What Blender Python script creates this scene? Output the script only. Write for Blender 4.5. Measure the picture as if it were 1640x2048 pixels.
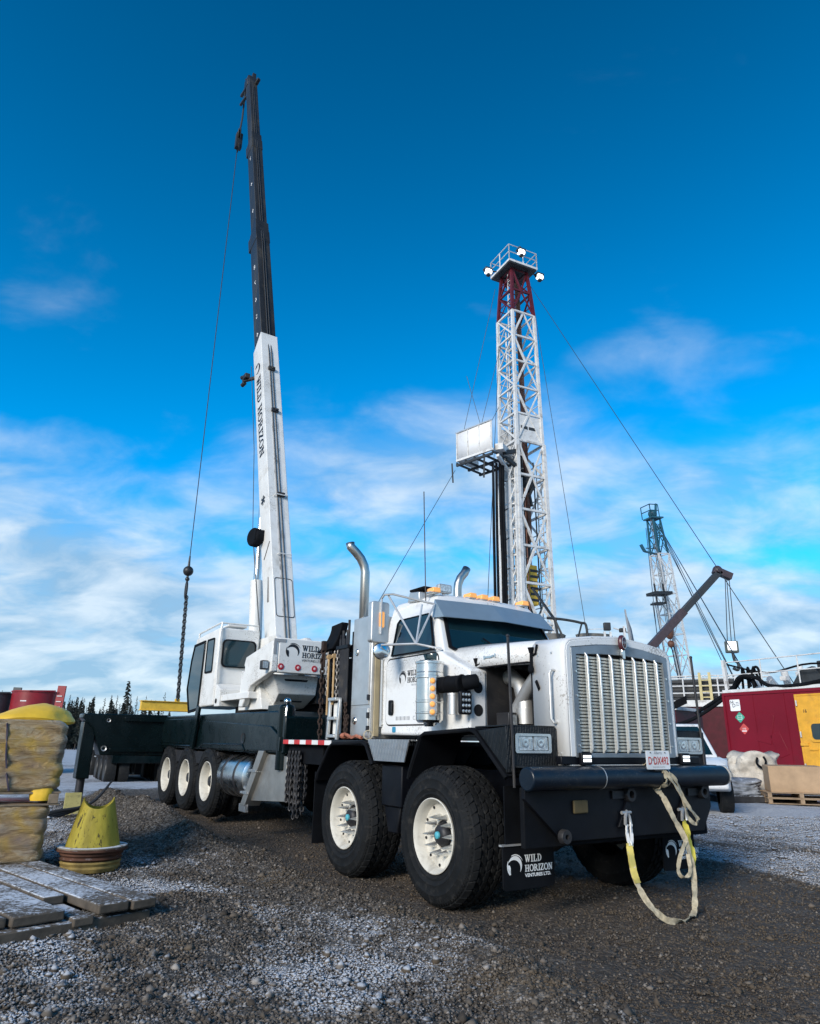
import bpy, bmesh, math, random
import numpy as np
from mathutils import Vector, Matrix
R = math.radians
rng = np.random.default_rng(7); random.seed(7)
for o in list(bpy.data.objects): bpy.data.objects.remove(o)
scn = bpy.context.scene
col = scn.collection

# ------------------------------------------------------------------ camera
cam_d = bpy.data.cameras.new('camera'); cam = bpy.data.objects.new('camera', cam_d); col.objects.link(cam)
cam_d.sensor_fit = 'HORIZONTAL'; cam_d.sensor_width = 36.0; cam_d.lens = 36.0 * 1400 / 1640
cam_d.clip_start = 0.05; cam_d.clip_end = 3000
_p, _r = R(18.41), R(.73)
_f = Vector((0, math.cos(_p), math.sin(_p))); _u0 = Vector((0, -math.sin(_p), math.cos(_p))); _r0 = Vector((1, 0, 0))
_rt = math.cos(_r) * _r0 + math.sin(_r) * _u0; _up = math.cos(_r) * _u0 - math.sin(_r) * _r0
CM = Matrix((( _rt.x, _up.x, -_f.x, 0), (_rt.y, _up.y, -_f.y, 0), (_rt.z, _up.z, -_f.z, 1.26), (0, 0, 0, 1)))
cam.matrix_world = CM
scn.camera = cam
# ------------------------------------------------------------------ light
SUN_AZ, SUN_EL = 212.0, 24.0       # compass style azimuth from +Y clockwise, towards the sun
sd = Vector((math.sin(R(SUN_AZ)) * math.cos(R(SUN_EL)), math.cos(R(SUN_AZ)) * math.cos(R(SUN_EL)), math.sin(R(SUN_EL))))
sun_d = bpy.data.lights.new('sun', 'SUN'); sun_d.energy = 3.2; sun_d.angle = R(20); sun_d.color = (1, .92, .81)
sun = bpy.data.objects.new('sun', sun_d); col.objects.link(sun)
sun.rotation_euler = sd.to_track_quat('Z', 'Y').to_euler(); sun.location = (-8, -14, 12)
w = bpy.data.worlds.new('World'); scn.world = w; w.use_nodes = True
nt = w.node_tree; nt.nodes.clear()
def N(t, nt=nt, **k):
    n = nt.nodes.new(t)
    for a, b in k.items():
        if a == 'inp':
            for i, v in b.items(): n.inputs[i].default_value = v
        else: setattr(n, a, b)
    return n
L = nt.links.new
sky = N('ShaderNodeTexSky', sky_type='NISHITA'); sky.sun_disc = False; sky.sun_elevation = R(SUN_EL); sky.sun_rotation = R(SUN_AZ)
sky.air_density = 1.0; sky.dust_density = .4; sky.ozone_density = 3.0; sky.altitude = 600
hs = N('ShaderNodeHueSaturation', inp={'Saturation': 1.55, 'Value': 1.92, 'Hue': .494}); L(sky.outputs[0], hs.inputs['Color'])
tc = N('ShaderNodeTexCoord'); sep = N('ShaderNodeSeparateXYZ'); L(tc.outputs['Generated'], sep.inputs[0])
def mth(op, a, b=None, c=None, clamp=False, nt=nt):
    n = nt.nodes.new('ShaderNodeMath'); n.operation = op; n.use_clamp = clamp
    for i, v in enumerate((a, b, c)):
        if v is None: continue
        if isinstance(v, (int, float)): n.inputs[i].default_value = v
        else: nt.links.new(v, n.inputs[i])
    return n.outputs[0]
zc = mth('MAXIMUM', sep.outputs[2], 0.0); den = mth('ADD', zc, .30)
px = mth('DIVIDE', sep.outputs[0], den); py = mth('DIVIDE', sep.outputs[1], den)
cmb = N('ShaderNodeCombineXYZ'); L(px, cmb.inputs[0]); L(py, cmb.inputs[1])
mp = N('ShaderNodeMapping'); L(cmb.outputs[0], mp.inputs[0]); mp.inputs['Rotation'].default_value = (0, 0, R(22)); mp.inputs['Scale'].default_value = (1.0, 1.35, 1); mp.inputs['Location'].default_value = (5.4, 2.6, 0)
n1 = N('ShaderNodeTexNoise', inp={'Scale': 1.5, 'Detail': 6.0, 'Roughness': .48, 'Distortion': .2}); L(mp.outputs[0], n1.inputs['Vector'])
n2 = N('ShaderNodeTexNoise', inp={'Scale': 4.6, 'Detail': 6.0, 'Roughness': .55, 'Distortion': .35}); L(mp.outputs[0], n2.inputs['Vector'])
nn = mth('ADD', mth('MULTIPLY', n1.outputs[0], .68), mth('MULTIPLY', n2.outputs[0], .32))
bias = mth('MULTIPLY_ADD', zc, -1.0, .40)          # cloud bank thickens towards the horizon
bias = mth('MAXIMUM', bias, -.15)
cl = mth('ADD', nn, bias)
mr = N('ShaderNodeMapRange', interpolation_type='SMOOTHSTEP', inp={'From Min': .40, 'From Max': .78}); L(cl, mr.inputs['Value'])
cov = mth('MULTIPLY', mr.outputs[0], .93)
shade = N('ShaderNodeMapRange', inp={'From Min': .38, 'From Max': .66, 'To Min': 0., 'To Max': 1.}); L(n2.outputs[0], shade.inputs['Value'])
ccol = N('ShaderNodeMix', data_type='RGBA'); L(shade.outputs[0], ccol.inputs[0])
ccol.inputs[6].default_value = (2.6, 4.3, 6.1, 1); ccol.inputs[7].default_value = (6.0, 7.0, 7.9, 1)
mx = N('ShaderNodeMix', data_type='RGBA'); L(cov, mx.inputs[0])
grad = N('ShaderNodeMapRange', inp={'From Min': .30, 'From Max': .95, 'To Min': 1.18, 'To Max': .48}); L(zc, grad.inputs['Value'])   # deeper towards the zenith
skv = N('ShaderNodeVectorMath', operation='SCALE'); L(hs.outputs[0], skv.inputs[0]); L(grad.outputs[0], skv.inputs['Scale']); L(skv.outputs[0], mx.inputs[6]); L(ccol.outputs[2], mx.inputs[7])
bg = N('ShaderNodeBackground', inp={'Strength': .105}); L(mx.outputs[2], bg.inputs[0])
wo = N('ShaderNodeOutputWorld'); L(bg.outputs[0], wo.inputs[0])
scn.view_settings.view_transform = 'Standard'; scn.view_settings.look = 'None'; scn.view_settings.exposure = 0.22; scn.view_settings.gamma = 1.0
scn.view_settings.use_curve_mapping = False

# ------------------------------------------------------------------ helpers
def mat(name, c, rough=.5, metal=0., var=.12, scale=4., bump=0., bscale=60., dirt=None, dirt_amt=.5, dscale=2.5, emit=None, es=0., coat=0., spec=.5, diamond=False, streak=False, speck=None, dlo=.50, dhi=.75):
    m = bpy.data.materials.new(name); m.use_nodes = True; t = m.node_tree; b = t.nodes['Principled BSDF']
    b.inputs['Roughness'].default_value = rough; b.inputs['Metallic'].default_value = metal
    b.inputs['Coat Weight'].default_value = coat; b.inputs['Specular IOR Level'].default_value = spec
    tcn = t.nodes.new('ShaderNodeTexCoord'); co = tcn.outputs['Object']
    if streak:
        mpn = t.nodes.new('ShaderNodeMapping'); mpn.inputs['Scale'].default_value = (1, 1, .12); t.links.new(co, mpn.inputs[0]); co = mpn.outputs[0]
    nz = N('ShaderNodeTexNoise', t, inp={'Scale': scale, 'Detail': 6., 'Roughness': .6}); t.links.new(co, nz.inputs['Vector'])
    lo = tuple(x * (1 - var) for x in c) + (1,); hi = tuple(min(1, x * (1 + var)) for x in c) + (1,)
    r = t.nodes.new('ShaderNodeValToRGB'); r.color_ramp.elements[0].color = lo; r.color_ramp.elements[1].color = hi
    r.color_ramp.elements[0].position = .35; r.color_ramp.elements[1].position = .65
    t.links.new(nz.outputs[0], r.inputs[0]); out = r.outputs[0]
    if dirt:
        n3 = N('ShaderNodeTexNoise', t, inp={'Scale': dscale, 'Detail': 9., 'Roughness': .68, 'Distortion': .6}); t.links.new(co, n3.inputs['Vector'])
        k = N('ShaderNodeMapRange', t, interpolation_type='SMOOTHSTEP', inp={'From Min': dlo, 'From Max': dhi, 'To Max': dirt_amt}); t.links.new(n3.outputs[0], k.inputs['Value'])
        mm = N('ShaderNodeMix', t, data_type='RGBA'); t.links.new(k.outputs[0], mm.inputs[0]); t.links.new(out, mm.inputs[6]); mm.inputs[7].default_value = tuple(dirt) + (1,)
        out = mm.outputs[2]
        rr = N('ShaderNodeMapRange', t, inp={'From Min': .4, 'From Max': .8, 'To Min': rough, 'To Max': min(1, rough + .3)}); t.links.new(n3.outputs[0], rr.inputs['Value']); t.links.new(rr.outputs[0], b.inputs['Roughness'])
    if speck:
        n5 = N('ShaderNodeTexNoise', t, inp={'Scale': 55., 'Detail': 3., 'Roughness': .6}); t.links.new(tcn.outputs['Object'], n5.inputs['Vector'])
        n6 = N('ShaderNodeTexNoise', t, inp={'Scale': 1.7, 'Detail': 4., 'Roughness': .6}); t.links.new(tcn.outputs['Object'], n6.inputs['Vector'])
        k5 = N('ShaderNodeMapRange', t, interpolation_type='SMOOTHSTEP', inp={'From Min': 1.10, 'From Max': 1.24, 'To Max': .6}); t.links.new(mth('ADD', n5.outputs[0], n6.outputs[0], nt=t), k5.inputs['Value'])
        m5 = N('ShaderNodeMix', t, data_type='RGBA'); t.links.new(k5.outputs[0], m5.inputs[0]); t.links.new(out, m5.inputs[6]); m5.inputs[7].default_value = tuple(speck) + (1,); out = m5.outputs[2]
    t.links.new(out, b.inputs['Base Color'])
    if bump or diamond:
        bp = t.nodes.new('ShaderNodeBump'); bp.inputs['Strength'].default_value = bump or .6; bp.inputs['Distance'].default_value = .02 if not diamond else .012
        if diamond:
            vv = N('ShaderNodeTexBrick', t, inp={'Scale': 9., 'Mortar Size': .035, 'Mortar Smooth': .4, 'Brick Width': .5, 'Row Height': .22}); 
            mpn = t.nodes.new('ShaderNodeMapping'); mpn.inputs['Rotation'].default_value = (R(40), R(45), R(40)); t.links.new(tcn.outputs['Object'], mpn.inputs[0]); t.links.new(mpn.outputs[0], vv.inputs['Vector'])
            inv = mth('SUBTRACT', 1., vv.outputs['Fac'], nt=t); t.links.new(inv, bp.inputs['Height'])
        else:
            n4 = N('ShaderNodeTexNoise', t, inp={'Scale': bscale, 'Detail': 5., 'Roughness': .6}); t.links.new(tcn.outputs['Object'], n4.inputs['Vector']); t.links.new(n4.outputs[0], bp.inputs['Height'])
        t.links.new(bp.outputs[0], b.inputs['Normal'])
    if emit: b.inputs['Emission Color'].default_value = tuple(emit) + (1,); b.inputs['Emission Strength'].default_value = es
    return m
M = {}
DUST = (.17, .145, .115)
M['white'] = mat('white_paint', (.76, .765, .75), .32, var=.03, dirt=(.34, .31, .26), dirt_amt=.55, dscale=2.6, coat=.35, speck=(.20, .17, .13))
M['white2'] = mat('crane_white_paint', (.74, .735, .70), .4, var=.04, dirt=(.36, .33, .27), dirt_amt=.6, dscale=1.6, coat=.15, speck=(.22, .19, .15))
M['black'] = mat('black_paint', (.004, .005, .008), .35, var=.3, dirt=(.014, .014, .015), dirt_amt=.5, dscale=3., spec=.2)
M['matblack'] = mat('black_rubber_matt', (.005, .006, .008), .7, var=.3, dirt=(.016, .016, .016), dirt_amt=.5, spec=.12)
M['carrier'] = mat('carrier_dark_paint', (.002, .0065, .0075), .2, var=.25, dirt=(.008, .011, .011), dirt_amt=.5, dscale=2., spec=.25)
M['bumper'] = mat('bumper_blue_black', (.005, .011, .020), .30, var=.25, dirt=(.03, .03, .03), dirt_amt=.5, dscale=5., bump=.08, bscale=60, spec=.35, speck=(.06, .06, .065))
M['tread'] = mat('black_tread_plate', (.018, .022, .026), .34, .4, var=.25, dirt=(.04, .037, .033), dirt_amt=.4, spec=.3, diamond=True)
M['treadalu'] = mat('aluminium_tread_plate', (.50, .51, .51), .38, .9, var=.1, dirt=DUST, dirt_amt=.5, diamond=True)
M['alu'] = mat('brushed_aluminium', (.64, .64, .62), .42, .8, var=.08, dirt=(.33, .30, .24), dirt_amt=.55, dscale=1.8)
M['tankalu'] = mat('polished_tank', (.66, .66, .64), .20, 1., var=.06, dirt=(.35, .32, .27), dirt_amt=.5, dscale=4.)
M['alu2'] = mat('dull_aluminium', (.40, .39, .36), .45, .8, var=.15, dirt=(.16, .14, .11), dirt_amt=.6, dscale=3.)
M['chrome'] = mat('polished_stainless', (.72, .72, .70), .12, 1., var=.05, dirt=(.4, .37, .32), dirt_amt=.35, dscale=3.)
M['galv'] = mat('galvanised_steel', (.52, .53, .53), .45, .6, var=.15)
M['stack'] = mat('stack_steel', (.52, .49, .44), .26, 1., var=.12, streak=True, dirt=(.2, .17, .13), dirt_amt=.5)
M['rubber'] = mat('tyre_rubber', (.007, .008, .009), .7, var=.3, dirt=(.055, .051, .045), dirt_amt=.6, dscale=16., bump=.15, bscale=120, spec=.25)
M['rim'] = mat('cream_white_rim', (.63, .60, .52), .42, var=.05, dirt=(.26, .23, .18), dirt_amt=.7, dscale=4.)
M['spike'] = mat('spike_nut_steel', (.70, .70, .68), .25, .85, var=.1, dirt=DUST, dirt_amt=.4)
M['hub'] = mat('dark_hub', (.03, .03, .033), .45, .4, dirt=DUST, dirt_amt=.5)
M['cyan'] = mat('cyan_hub_cap', (.09, .42, .50), .35, dirt=DUST, dirt_amt=.4)
M['glass'] = mat('tinted_glass', (.006, .022, .028), .04, var=.3, scale=1.2, spec=.8)
M['amber'] = mat('amber_lens', (.85, .38, .10), .25, var=.1, emit=(1, .45, .12), es=.35)
M['red'] = mat('red_lens', (.42, .02, .03), .3)
M['pink'] = mat('lamp_core', (.8, .55, .55), .3)
M['lens'] = mat('headlamp_glass', (.55, .60, .62), .12, .5, var=.35, scale=40.)
M['led'] = mat('white_led', (.9, .95, 1.), .3, emit=(.92, .97, 1), es=1.2)  # fog lamp LEDs, and the added glow of the hook block cheek
M['rigled'] = mat('floodlight_lit', (1, 1, 1), .3, emit=(.92, .97, 1.), es=3.5)
M['lid'] = mat('dark_opening', (.004, .004, .006), .9)
M['print'] = mat('black_print', (.012, .012, .015), .5)
M['wprint'] = mat('white_print', (.82, .83, .82), .5)
M['rprint'] = mat('red_print', (.55, .08, .07), .5)
M['tapered'] = mat('red_tape', (.55, .03, .03), .4, dirt=DUST, dirt_amt=.4)
M['tapewhite'] = mat('white_tape', (.75, .75, .73), .4, dirt=DUST, dirt_amt=.4)
M['rust'] = mat('rusty_chain', (.035, .020, .014), .8, .2, var=.4, scale=20.)
M['chainsteel'] = mat('chain_steel', (.18, .17, .16), .5, .7, var=.3, scale=20.)
M['wood'] = mat('weathered_wood', (.21, .16, .105), .8, var=.3, scale=9., bump=.2, bscale=40)
M['handle'] = mat('wood_handle', (.46, .30, .14), .6, var=.2)
M['strap'] = mat('soiled_webbing', (.46, .40, .28), .9, var=.3, scale=20, dirt=(.08, .065, .045), dirt_amt=.8, dscale=6., bump=.1, bscale=200)
M['strapy'] = mat('yellow_webbing', (.66, .56, .08), .8, var=.15, dirt=(.2, .16, .08), dirt_amt=.4, dscale=8.)
M['cable'] = mat('wire_rope', (.05, .055, .06), .5, .6)
M['yellow'] = mat('yellow_steel', (.75, .47, .05), .5, var=.1, dirt=(.2, .12, .05), dirt_amt=.4)
M['engine'] = mat('engine_dark', (.02, .02, .022), .6, .3, dirt=DUST, dirt_amt=.4)
M['greyink'] = mat('grey_reflector', (.30, .31, .32), .4)

class MB:
    def __init__(s): s.v = []; s.f = []; s.m = []; s.cur = 0; s.sm = []
    def add(s, v, f, smooth=True):
        k = len(s.v); s.v += [tuple(p) for p in v]; s.f += [tuple(i + k for i in q) for q in f]; s.m += [s.cur] * len(f)
        return s
    def box(s, c, d, rot=None):
        x, y, z = (q / 2 for q in d); P = [Vector((a * x, b * y, g * z)) for a in (-1, 1) for b in (-1, 1) for g in (-1, 1)]
        if rot is not None:
            rm = rot if isinstance(rot, Matrix) else Matrix.Rotation(rot[1], 3, rot[0]); P = [rm @ p for p in P]
        c = Vector(c); return s.add([p + c for p in P], [(0, 1, 3, 2), (4, 6, 7, 5), (0, 4, 5, 1), (2, 3, 7, 6), (0, 2, 6, 4), (1, 5, 7, 3)])
    def bb(s, a, b): return s.box([(p + q) / 2 for p, q in zip(a, b)], [abs(q - p) for p, q in zip(a, b)])
    def bar(s, p0, p1, w, h=None, up=(0, 0, 1)):
        p0, p1 = Vector(p0), Vector(p1); d = p1 - p0; l = d.length; d.normalize(); u = Vector(up)
        if abs(d.dot(u)) > .98: u = Vector((1, 0, 0))
        a = d.cross(u).normalized(); b = a.cross(d); rm = Matrix((a, d, b)).transposed()
        return s.box((p0 + p1) / 2, (w, l, h or w), rm)
    def cyl(s, p0, p1, r, n=12, r1=None, caps=True):
        p0, p1 = Vector(p0), Vector(p1); r1 = r if r1 is None else r1; d = (p1 - p0).normalized()
        a = d.orthogonal().normalized(); b = d.cross(a); V = []
        for i in range(n):
            t = 2 * math.pi * i / n; q = a * math.cos(t) + b * math.sin(t); V += [p0 + q * r, p1 + q * r1]
        F = [(2 * i, 2 * ((i + 1) % n), 2 * ((i + 1) % n) + 1, 2 * i + 1) for i in range(n)]
        if caps: F += [tuple(range(0, 2 * n, 2))[::-1], tuple(range(1, 2 * n, 2))]
        return s.add(V, F)
    def tube(s, pts, r, n=8, caps=True, closed=False):
        P = [Vector(p) for p in pts]; m = len(P); V = []; F = []; pa = None
        rr = r if isinstance(r, (list, tuple)) else [r] * m
        for i in range(m):
            if closed: d = (P[(i + 1) % m] - P[i - 1]).normalized()
            else: d = (P[min(i + 1, m - 1)] - P[max(i - 1, 0)]).normalized()
            a = d.orthogonal().normalized() if pa is None else (pa - d * pa.dot(d)).normalized()
            pa = a; b = d.cross(a)
            for j in range(n):
                t = 2 * math.pi * j / n; V.append(P[i] + (a * math.cos(t) + b * math.sin(t)) * rr[i])
        for i in range(m if closed else m - 1):
            for j in range(n):
                i2 = (i + 1) % m
                F.append((i * n + j, i * n + (j + 1) % n, i2 * n + (j + 1) % n, i2 * n + j))
        if caps and not closed: F += [tuple(range(n))[::-1], tuple(range((m - 1) * n, m * n))]
        return s.add(V, F)
    def prism(s, pts, axis, a0, a1):
        """2-D outline in the two other axes (cyclic order kept), extruded along axis"""
        o = [(1, 2), (0, 2), (0, 1)][axis]; n = len(pts); V = []
        for a in (a0, a1):
            for p in pts:
                q = [0, 0, 0]; q[axis] = a; q[o[0]] = p[0]; q[o[1]] = p[1]; V.append(q)
        F = [(i, (i + 1) % n, n + (i + 1) % n, n + i) for i in range(n)] + [tuple(range(n))[::-1], tuple(range(n, 2 * n))]
        return s.add(V, F)
    def loft(s, rings, caps=True, closed=True):
        n = len(rings[0]); V = [p for r in rings for p in r]; F = []
        for i in range(len(rings) - 1):
            for j in range(n if closed else n - 1):
                F.append((i * n + j, i * n + (j + 1) % n, (i + 1) * n + (j + 1) % n, (i + 1) * n + j))
        if caps: F += [tuple(range(n))[::-1], tuple(range((len(rings) - 1) * n, len(rings) * n))]
        return s.add(V, F)
    def lathe(s, prof, c, ax=(0, 0, 1), n=24, closed=False):
        c = Vector(c); d = Vector(ax).normalized(); a = d.orthogonal().normalized(); b = d.cross(a)
        rings = [[c + d * h + (a * math.cos(2 * math.pi * i / n) + b * math.sin(2 * math.pi * i / n)) * max(r, 1e-4) for i in range(n)] for r, h in prof]
        if closed: rings.append(rings[0])
        return s.loft(rings, caps=False)
    def ball(s, c, r, n=10, m=6, sc=(1, 1, 1)):
        pr = [(r * math.sin(math.pi * i / m), -r * math.cos(math.pi * i / m)) for i in range(m + 1)]
        k = len(s.v); s.lathe(pr, (0, 0, 0), n=n)
        for i in range(k, len(s.v)): p = s.v[i]; s.v[i] = (p[0] * sc[0] + c[0], p[1] * sc[1] + c[1], p[2] * sc[2] + c[2])
        return s
    def build(s, name, mats, parent=None, bevel=0., smooth=38, seg=2, loc=None, solid=0.):
        me = bpy.data.meshes.new(name); me.from_pydata(s.v, [], s.f)
        mats = mats if isinstance(mats, (list, tuple)) else [mats]
        for m in mats: me.materials.append(M[m] if isinstance(m, str) else m)
        if len(mats) > 1: me.polygons.foreach_set('material_index', s.m)
        bm = bmesh.new(); bm.from_mesh(me); bmesh.ops.recalc_face_normals(bm, faces=bm.faces); bm.to_mesh(me); bm.free()
        if smooth:
            me.polygons.foreach_set('use_smooth', [True] * len(me.polygons)); me.set_sharp_from_angle(angle=R(smooth))
        o = bpy.data.objects.new(name, me); col.objects.link(o)
        if parent: o.parent = parent
        if loc: o.location = loc
        if solid: q = o.modifiers.new('s', 'SOLIDIFY'); q.thickness = solid; q.offset = 0
        if bevel: q = o.modifiers.new('b', 'BEVEL'); q.width = bevel; q.segments = seg; q.limit_method = 'ANGLE'; q.angle_limit = R(30)
        return o
def empty(name, loc=(0, 0, 0), rot=(0, 0, 0)):
    o = bpy.data.objects.new(name, None); col.objects.link(o); o.location = loc; o.rotation_euler = rot; o.empty_display_size = .2; return o
def tag(o, label, cat, group=None):
    o['label'] = label; o['category'] = cat
    if group: o['group'] = group
    return o
def copy_tree(o, parent=None):
    c = o.copy(); col.objects.link(c); c.parent = parent
    for ch in [x for x in bpy.data.objects if x.parent == o]: copy_tree(ch, c)
    return c
def arc(c, r, a0, a1, n, f):
    return [f(c[0] + r * math.cos(R(a0 + (a1 - a0) * i / n)), c[1] + r * math.sin(R(a0 + (a1 - a0) * i / n))) for i in range(n + 1)]
def rrect(x0, y0, x1, y1, r, n=4):
    P = []
    for cx, cy, a in ((x1 - r, y0 + r, -90), (x1 - r, y1 - r, 0), (x0 + r, y1 - r, 90), (x0 + r, y0 + r, 180)):
        P += arc((cx, cy), r, a, a + 90, n, lambda a, b: (a, b))
    return P
def ring(mb, outer, inner, f, depth):
    """frame between two outlines with the same point count; f maps (u,v,d) to 3-D"""
    n = len(outer); rings = [[f(u, v, d) for u, v in q] for q, d in ((outer, 0), (outer, depth), (inner, depth), (inner, 0))]
    rings.append(rings[0]); mb.loft(rings, caps=False)

# slab-serif lettering, height 1
def glyph(ch):
    t, s, S = .2, .14, .13; P = []
    def rc(a, b, c, d): P.append([(a, b), (c, b), (c, d), (a, d)])
    def ringp(cx, cy, rx, ry, tx, ty, a0, a1, n=14):
        for i in range(n):
            q = []
            for a in (a0 + (a1 - a0) * i / n, a0 + (a1 - a0) * (i + 1) / n): q.append((math.cos(R(a)), math.sin(R(a))))
            (c0, s0), (c1, s1) = q
            P.append([(cx + rx * c0, cy + ry * s0), (cx + rx * c1, cy + ry * s1), (cx + (rx - tx) * c1, cy + (ry - ty) * s1), (cx + (rx - tx) * c0, cy + (ry - ty) * s0)])
    def stem(x): rc(x, 0, x + t, 1); rc(x - .1, 0, x + t + .1, S); rc(x - .1, 1 - S, x + t + .1, 1)
    W = .8
    if ch == 'I': stem(.1); W = .4
    elif ch == 'L': stem(.1); rc(.1, 0, .7, S); rc(.58, 0, .7, .36); W = .72
    elif ch == 'D': stem(.1); ringp(.3, .5, .52, .5, .2, .13, -90, 90); W = .85
    elif ch == 'H': stem(.1); stem(.62); rc(.2, .43, .72, .57); W = .93
    elif ch == 'O': ringp(.46, .5, .46, .52, .2, .13, 0, 360, 22); W = .93
    elif ch == 'R': stem(.1); ringp(.3, .73, .42, .27, .19, .12, -90, 90, 10); P.append([(.36, .5), (.56, .5), (.9, 0), (.66, 0)]); rc(.66, 0, .96, S); W = .93
    elif ch == 'Z': rc(.03, 1 - S, .72, 1); rc(.03, 0, .74, S); P.append([(.03, S - .02), (.27, S - .02), (.72, 1 - S), (.48, 1 - S)]); rc(.03, .68, .14, 1); rc(.63, 0, .74, .32); W = .78
    elif ch == 'N': rc(.08, 0, .22, 1); rc(.66, 0, .80, 1); P.append([(.08, 1), (.32, 1), (.80, 0), (.58, 0)]); rc(-.02, 0, .32, S); rc(-.02, 1 - S, .2, 1); rc(.56, 1 - S, .9, 1); W = .9
    elif ch == 'W':
        for a, b in ((.05, .28), (.28 + .09, .28 + .0), (.42, .66), (.9, .72)): pass
        P.append([(.04, 1), (.26, 1), (.43, 0), (.27, 0)]); P.append([(.30, 0), (.43, 0), (.62, .9), (.5, .9)]); P.append([(.42, 1), (.64, 1), (.82, 0), (.66, 0)]); P.append([(.68, 0), (.82, 0), (1.06, 1), (.93, 1)])
        rc(-.04, 1 - S, .36, 1); rc(.38, 1 - S, .72, 1); rc(.84, 1 - S, 1.14, 1); W = 1.12
    return P, W
def slab(mb, text, f, h=1., sp=.07):
    x = 0
    for ch in text:
        if ch == ' ': x += .45 * h; continue
        P, W = glyph(ch)
        for q in P: k = len(mb.v); mb.add([f(x + u * h, v * h) for u, v in q], [tuple(range(len(q)))])
        x += (W + sp) * h
    return x
def slab_w(text, h=1., sp=.07): return sum((.45 if c == ' ' else glyph(c)[1] + sp) * h for c in text)
def logo(mb, f, r):
    """crescent horse-shoe swoosh with a split left horn, radius r about (0,0)"""
    n = 26
    def strip(a0, a1, ro, ri, w=lambda t: 1, cx=0, cy=0):
        for i in range(n):
            q = []
            for t in (i / n, (i + 1) / n):
                a = R(a0 + (a1 - a0) * t); o = ro(t); k = ri(t); q.append(((cx + o * math.cos(a)), (cy + o * math.sin(a)), (cx + k * math.cos(a)), (cy + k * math.sin(a))))
            mb.add([f(q[0][0] * r, q[0][1] * r), f(q[1][0] * r, q[1][1] * r), f(q[1][2] * r, q[1][3] * r), f(q[0][2] * r, q[0][3] * r)], [(0, 1, 2, 3)])
    strip(-42, 168, lambda t: .80 + .10 * t, lambda t: .80 + .10 * t - .02 - .46 * math.sin(math.pi * min(1, t * 1.05)) ** .8 * (.55 + .45 * t))
    strip(228, 150, lambda t: 1.0, lambda t: .97 - .24 * (1 - t) * math.sin(math.pi * (t * .9 + .1)) - .16 * (1 - t) * t)
    strip(232, 172, lambda t: .9, lambda t: .88 - .3 * math.sin(math.pi * t * .75))
    strip(20, 118, lambda t: 1.0, lambda t: 1.0 - .07 * math.sin(math.pi * t) - .05 * t)
def ftext(txt, size, f, mb, bold=.0, cx=True):
    cu = bpy.data.curves.new('t', 'FONT'); cu.body = txt; cu.size = size; cu.offset = bold; cu.resolution_u = 3
    if cx: cu.align_x = 'CENTER'
    o = bpy.data.objects.new('t', cu); me = bpy.data.meshes.new_from_object(o)
    mb.add([f(v.co.x, v.co.y) for v in me.vertices], [tuple(p.vertices) for p in me.polygons])
    bpy.data.objects.remove(o); bpy.data.curves.remove(cu); bpy.data.meshes.remove(me)

# ------------------------------------------------------------------ ground
TO = Vector((1.30, 7.36, -.04)); TYAW = R(-57.1); TPITCH = R(.3)
def vnoise(x, y, seed=0):
    xi = np.floor(x).astype(np.int64); yi = np.floor(y).astype(np.int64); fx = x - xi; fy = y - yi
    fx = fx * fx * (3 - 2 * fx); fy = fy * fy * (3 - 2 * fy)
    def h(a, b):
        q = (a * 374761393 + b * 668265263 + seed * 974634777) & 0xffffffff
        q = ((q ^ (q >> 13)) * 1274126177) & 0xffffffff; q = q ^ (q >> 16); return (q & 0xffff) / 65535.0
    return (h(xi, yi) * (1 - fx) + h(xi + 1, yi) * fx) * (1 - fy) + (h(xi, yi + 1) * (1 - fx) + h(xi + 1, yi + 1) * fx) * fy
def fbm(x, y, seed=0, o=4):
    s = 0; a = .5; t = 0
    for i in range(o): s = s + a * vnoise(x * 2 ** i, y * 2 ** i, seed + i); t += a; a *= .5
    return s / t
def sstep(a, b, x): t = np.clip((x - a) / (b - a), 0, 1); return t * t * (3 - 2 * t)
def truck_xy(x, y):
    dx, dy = x - TO.x, y - TO.y; c, s = math.cos(TYAW), math.sin(TYAW)
    return dx * c + dy * s, -dx * s + dy * c
def track_mask(x, y):
    tx, ty = truck_xy(x, y); wob = .9 * (fbm(x * .9, y * .9, 11) - .5) + .35 * (fbm(x * 4, y * 4, 13) - .5)
    a = sstep(-1.95, -1.25, ty + wob + .10 * np.clip(tx - 1, 0, 4)) * (1 - sstep(1.9, 2.7, ty + wob))
    return a * sstep(-14, -11, tx) * (1 - sstep(7, 10, tx))
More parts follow.
